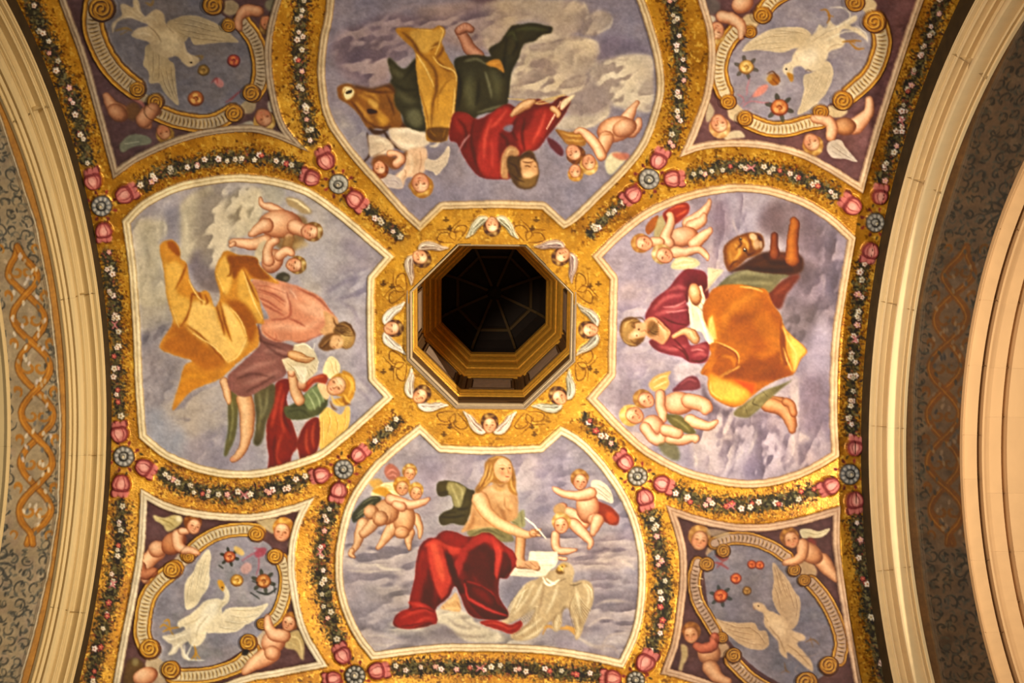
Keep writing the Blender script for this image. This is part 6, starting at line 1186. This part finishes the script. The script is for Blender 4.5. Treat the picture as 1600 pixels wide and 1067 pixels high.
for nm, X_, r0_, lb_ in (('trim_6', A_[0]-.002, A_[1], 'narrow reveal above the left arch, its shade painted in'), ('trim_7', A2_[0]+.002, A2_[1], 'narrow reveal above the right arch, its shade painted in')):
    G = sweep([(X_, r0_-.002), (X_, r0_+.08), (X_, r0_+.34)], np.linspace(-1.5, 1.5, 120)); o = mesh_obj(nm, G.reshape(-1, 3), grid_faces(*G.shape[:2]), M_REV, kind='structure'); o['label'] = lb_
for nm, xs_, r_, lb_ in (('wall_north', (-4.72, -7.5, -11.5), 2.9, 'plain plastered vault beyond the left arches'), ('wall_south', (4.88, 7.5, 11.5), 2.72, 'plain plastered vault beyond the right arches')):
    G = sweep([(x_, r_) for x_ in xs_], np.linspace(-1.5, 1.5, 60)); o = mesh_obj(nm, G.reshape(-1, 3), grid_faces(*G.shape[:2]), M_ST2, kind='structure'); o['label'] = lb_
# painted soffits
def soffit(name, label, a, b, nb):
    th = np.concatenate([np.linspace(-1.5, -.95, 40)[:-1], np.linspace(-.95, .95, nb), np.linspace(.95, 1.5, 40)[1:]]); G = sweep([tuple(np.array(a)+(np.array(b)-np.array(a))*t) for t in np.linspace(0, 1, 90)], th)
    G[..., 2] += .012; u, v = project(G); cc = pigment(sample(CV, u, v))
    o = mesh_obj(name, G.reshape(-1, 3), grid_faces(*G.shape[:2]), M_FR, None, colors=cc.reshape(-1, 3), kind='structure'); o['label'] = label
soffit('wall_left', 'painted arabesque soffit between the two left arches', B_p, C_p, 620)
soffit('wall_right', 'painted arabesque soffit between the two right arches, its shade put into the paint', B2_, C2_, 620)

# ---------------------------------------------------------------- octagonal lantern over the opening
LN = empty('octagonal_lantern', (OX, OY, ZR)); LN['label'] = 'dark octagonal lantern shaft with gilded cornices seen through the central opening'; LN['category'] = 'lantern'
def octa(w, z, a0=22.5): R_ = w/math.cos(math.pi/8); return [(OX+R_*math.cos(math.radians(a0+45*i)), OY+R_*math.sin(math.radians(a0+45*i)), z) for i in range(8)]
def ring(name, prof, m, parent=LN, label=None, sides=range(8)):
    V = []; Fc = []
    for w_, z_ in prof: V += octa(w_, ZR+z_)
    for k in range(len(prof)-1):
        for i in sides: j = (i+1) % 8; Fc.append([k*8+i, k*8+j, k*8+8+j, k*8+8+i])
    o = mesh_obj(name, V, Fc, m, parent, smoothf=False)
    if label: o['label'] = label
    return o
ring('stone_rim', [(.805, .03), (.805, -.03), (.797, -.04), (.790, -.04), (.788, -.025), (.776, -.025), (.772, -.01)], M_RIM, label='grey brown stone rim')
ring('stone_fillet', [(.772, -.01), (.770, -.035), (.762, -.04), (.754, -.02), (.752, .01)], M_RIML, label='pale inner fillet of the rim')
ring('shaft_wall', [(.752, .01), (.765, .02), (.765, .12), (.762, .13), (.762, .17), (.79, .19), (.81, .34), (.795, .36), (.795, .42), (.815, .44), (.815, .6)], M_BRN, label='brown moulded shaft wall')
ring('gilt_fillet', [(.815, .6), (.80, .61), (.80, .63), (.812, .645), (.812, .68), (.795, .70), (.79, .73), (.775, .76), (.775, .80), (.80, .81)], M_GILT, label='thin gilt fillet')
for i in range(8):
    a, b = np.array(octa(.80, 0)[i][:2]), np.array(octa(.80, 0)[(i+1) % 8][:2]); mid = (a+b)/2; tdir = (b-a)/np.linalg.norm(b-a); nin = np.array([OX, OY])-mid; nin /= np.linalg.norm(nin)
    z0, z1 = ZR+.81, ZR+1.55
    def quadbox(name, u0, u1, za, zb, d0, d1, m, parent=LN, label=None):
        V = []
        for d_ in (d0, d1):
            for u_, z_ in ((u0, za), (u1, za), (u1, zb), (u0, zb)): p_ = mid+tdir*u_+nin*d_; V.append((p_[0], p_[1], z_))
        o = mesh_obj(name, V, [[0, 1, 2, 3], [4, 5, 6, 7], [0, 1, 5, 4], [1, 2, 6, 5], [2, 3, 7, 6], [3, 0, 4, 7]], m, parent, smoothf=False)
        if label: o['label'] = label
        return o
    hw = .80*math.tan(math.pi/8)
    w_ = quadbox('wall_panel', -hw, hw, z0, z1, -.06, 0, M_BRN)
    quadbox('panel_field', -hw*.62, hw*.62, z0+.12, z1-.14, 0, .012, M_PNL, w_, 'pale plaster field')
    for u0, u1, za, zb in ((-hw*.72, hw*.72, z0+.06, z0+.1), (-hw*.72, hw*.72, z1-.12, z1-.08), (-hw*.72, -hw*.66, z0+.1, z1-.12), (hw*.66, hw*.72, z0+.1, z1-.12), (-hw*.97, -hw*.86, z0, z1), (hw*.86, hw*.97, z0, z1)):
        quadbox('panel_moulding', u0, u1, za, zb, 0, .022, M_BRN, w_)
ring('gilt_cornice', [(.80, 1.55), (.78, 1.57), (.78, 1.62), (.765, 1.64), (.74, 1.70), (.73, 1.74), (.73, 1.80), (.715, 1.81), (.70, 1.86), (.69, 1.95), (.69, 2.05), (.67, 2.08), (.655, 2.14), (.655, 2.22), (.633, 2.26), (.633, 2.42), (.66, 2.44), (.74, 2.44)], M_GILT, label='stepped gilt cornice')
ring('upper_wall', [(.72, 2.44), (.72, 2.98)], M_OLD, label='faded green painted drum wall')
ring('dome', [(.72, 2.98), (.69, 3.12), (.60, 3.28), (.44, 3.42), (.24, 3.51), (.08, 3.55), (.001, 3.55)], M_DARK, label='dark ribbed dome')
for i in range(8):
    pr = [(.70, 3.0), (.67, 3.11), (.58, 3.255), (.42, 3.39), (.23, 3.48), (.09, 3.52)]; V = []; Fc = []
    for w_, z_ in pr:
        c0 = np.array(octa(w_, ZR+z_)[i]); d_ = np.array([c0[0]-OX, c0[1]-OY]); d_ /= np.linalg.norm(d_); t_ = np.array([-d_[1], d_[0]])*.016
        V += [(c0[0]+t_[0], c0[1]+t_[1], c0[2]), (c0[0]-t_[0], c0[1]-t_[1], c0[2]), (c0[0]-t_[0]-d_[0]*.03, c0[1]-t_[1]-d_[1]*.03, c0[2]-.03), (c0[0]+t_[0]-d_[0]*.03, c0[1]+t_[1]-d_[1]*.03, c0[2]-.03)]
    for k in range(len(pr)-1):
        for q in range(4): r_ = (q+1) % 4; Fc.append([k*4+q, k*4+r_, k*4+4+r_, k*4+4+q])
    mesh_obj('dome_rib', V, Fc, M_RIB, LN, smoothf=False)
ring('dome_band', [(.50, 3.34), (.47, 3.36), (.46, 3.40)], M_RIB); ring('dome_boss', [(.10, 3.53), (.09, 3.48), (.05, 3.46), (.001, 3.46)], M_DARK)
for side in (0, 7):                                                          # leaded window in the upper wall at the right
    a, b = np.array(octa(.72, 0)[side][:2]), np.array(octa(.72, 0)[(side+1) % 8][:2]); mid = (a+b)/2; tdir = (b-a)/np.linalg.norm(b-a); nin = np.array([OX, OY])-mid; nin /= np.linalg.norm(nin)
    if side == 0: continue
    wn = quadbox('window', -.2, .2, ZR+2.52, ZR+2.92, -.01, .004, M_DARK)
    for u_ in (-.2, -.1, 0, .1, .2): quadbox('glazing_bar', u_-.007, u_+.007, ZR+2.52, ZR+2.92, .004, .02, M_RIB, wn)
    for z_ in (2.52, 2.62, 2.72, 2.82, 2.91): quadbox('glazing_bar', -.2, .2, ZR+z_-.007, ZR+z_+.007, .004, .022, M_RIB, wn)
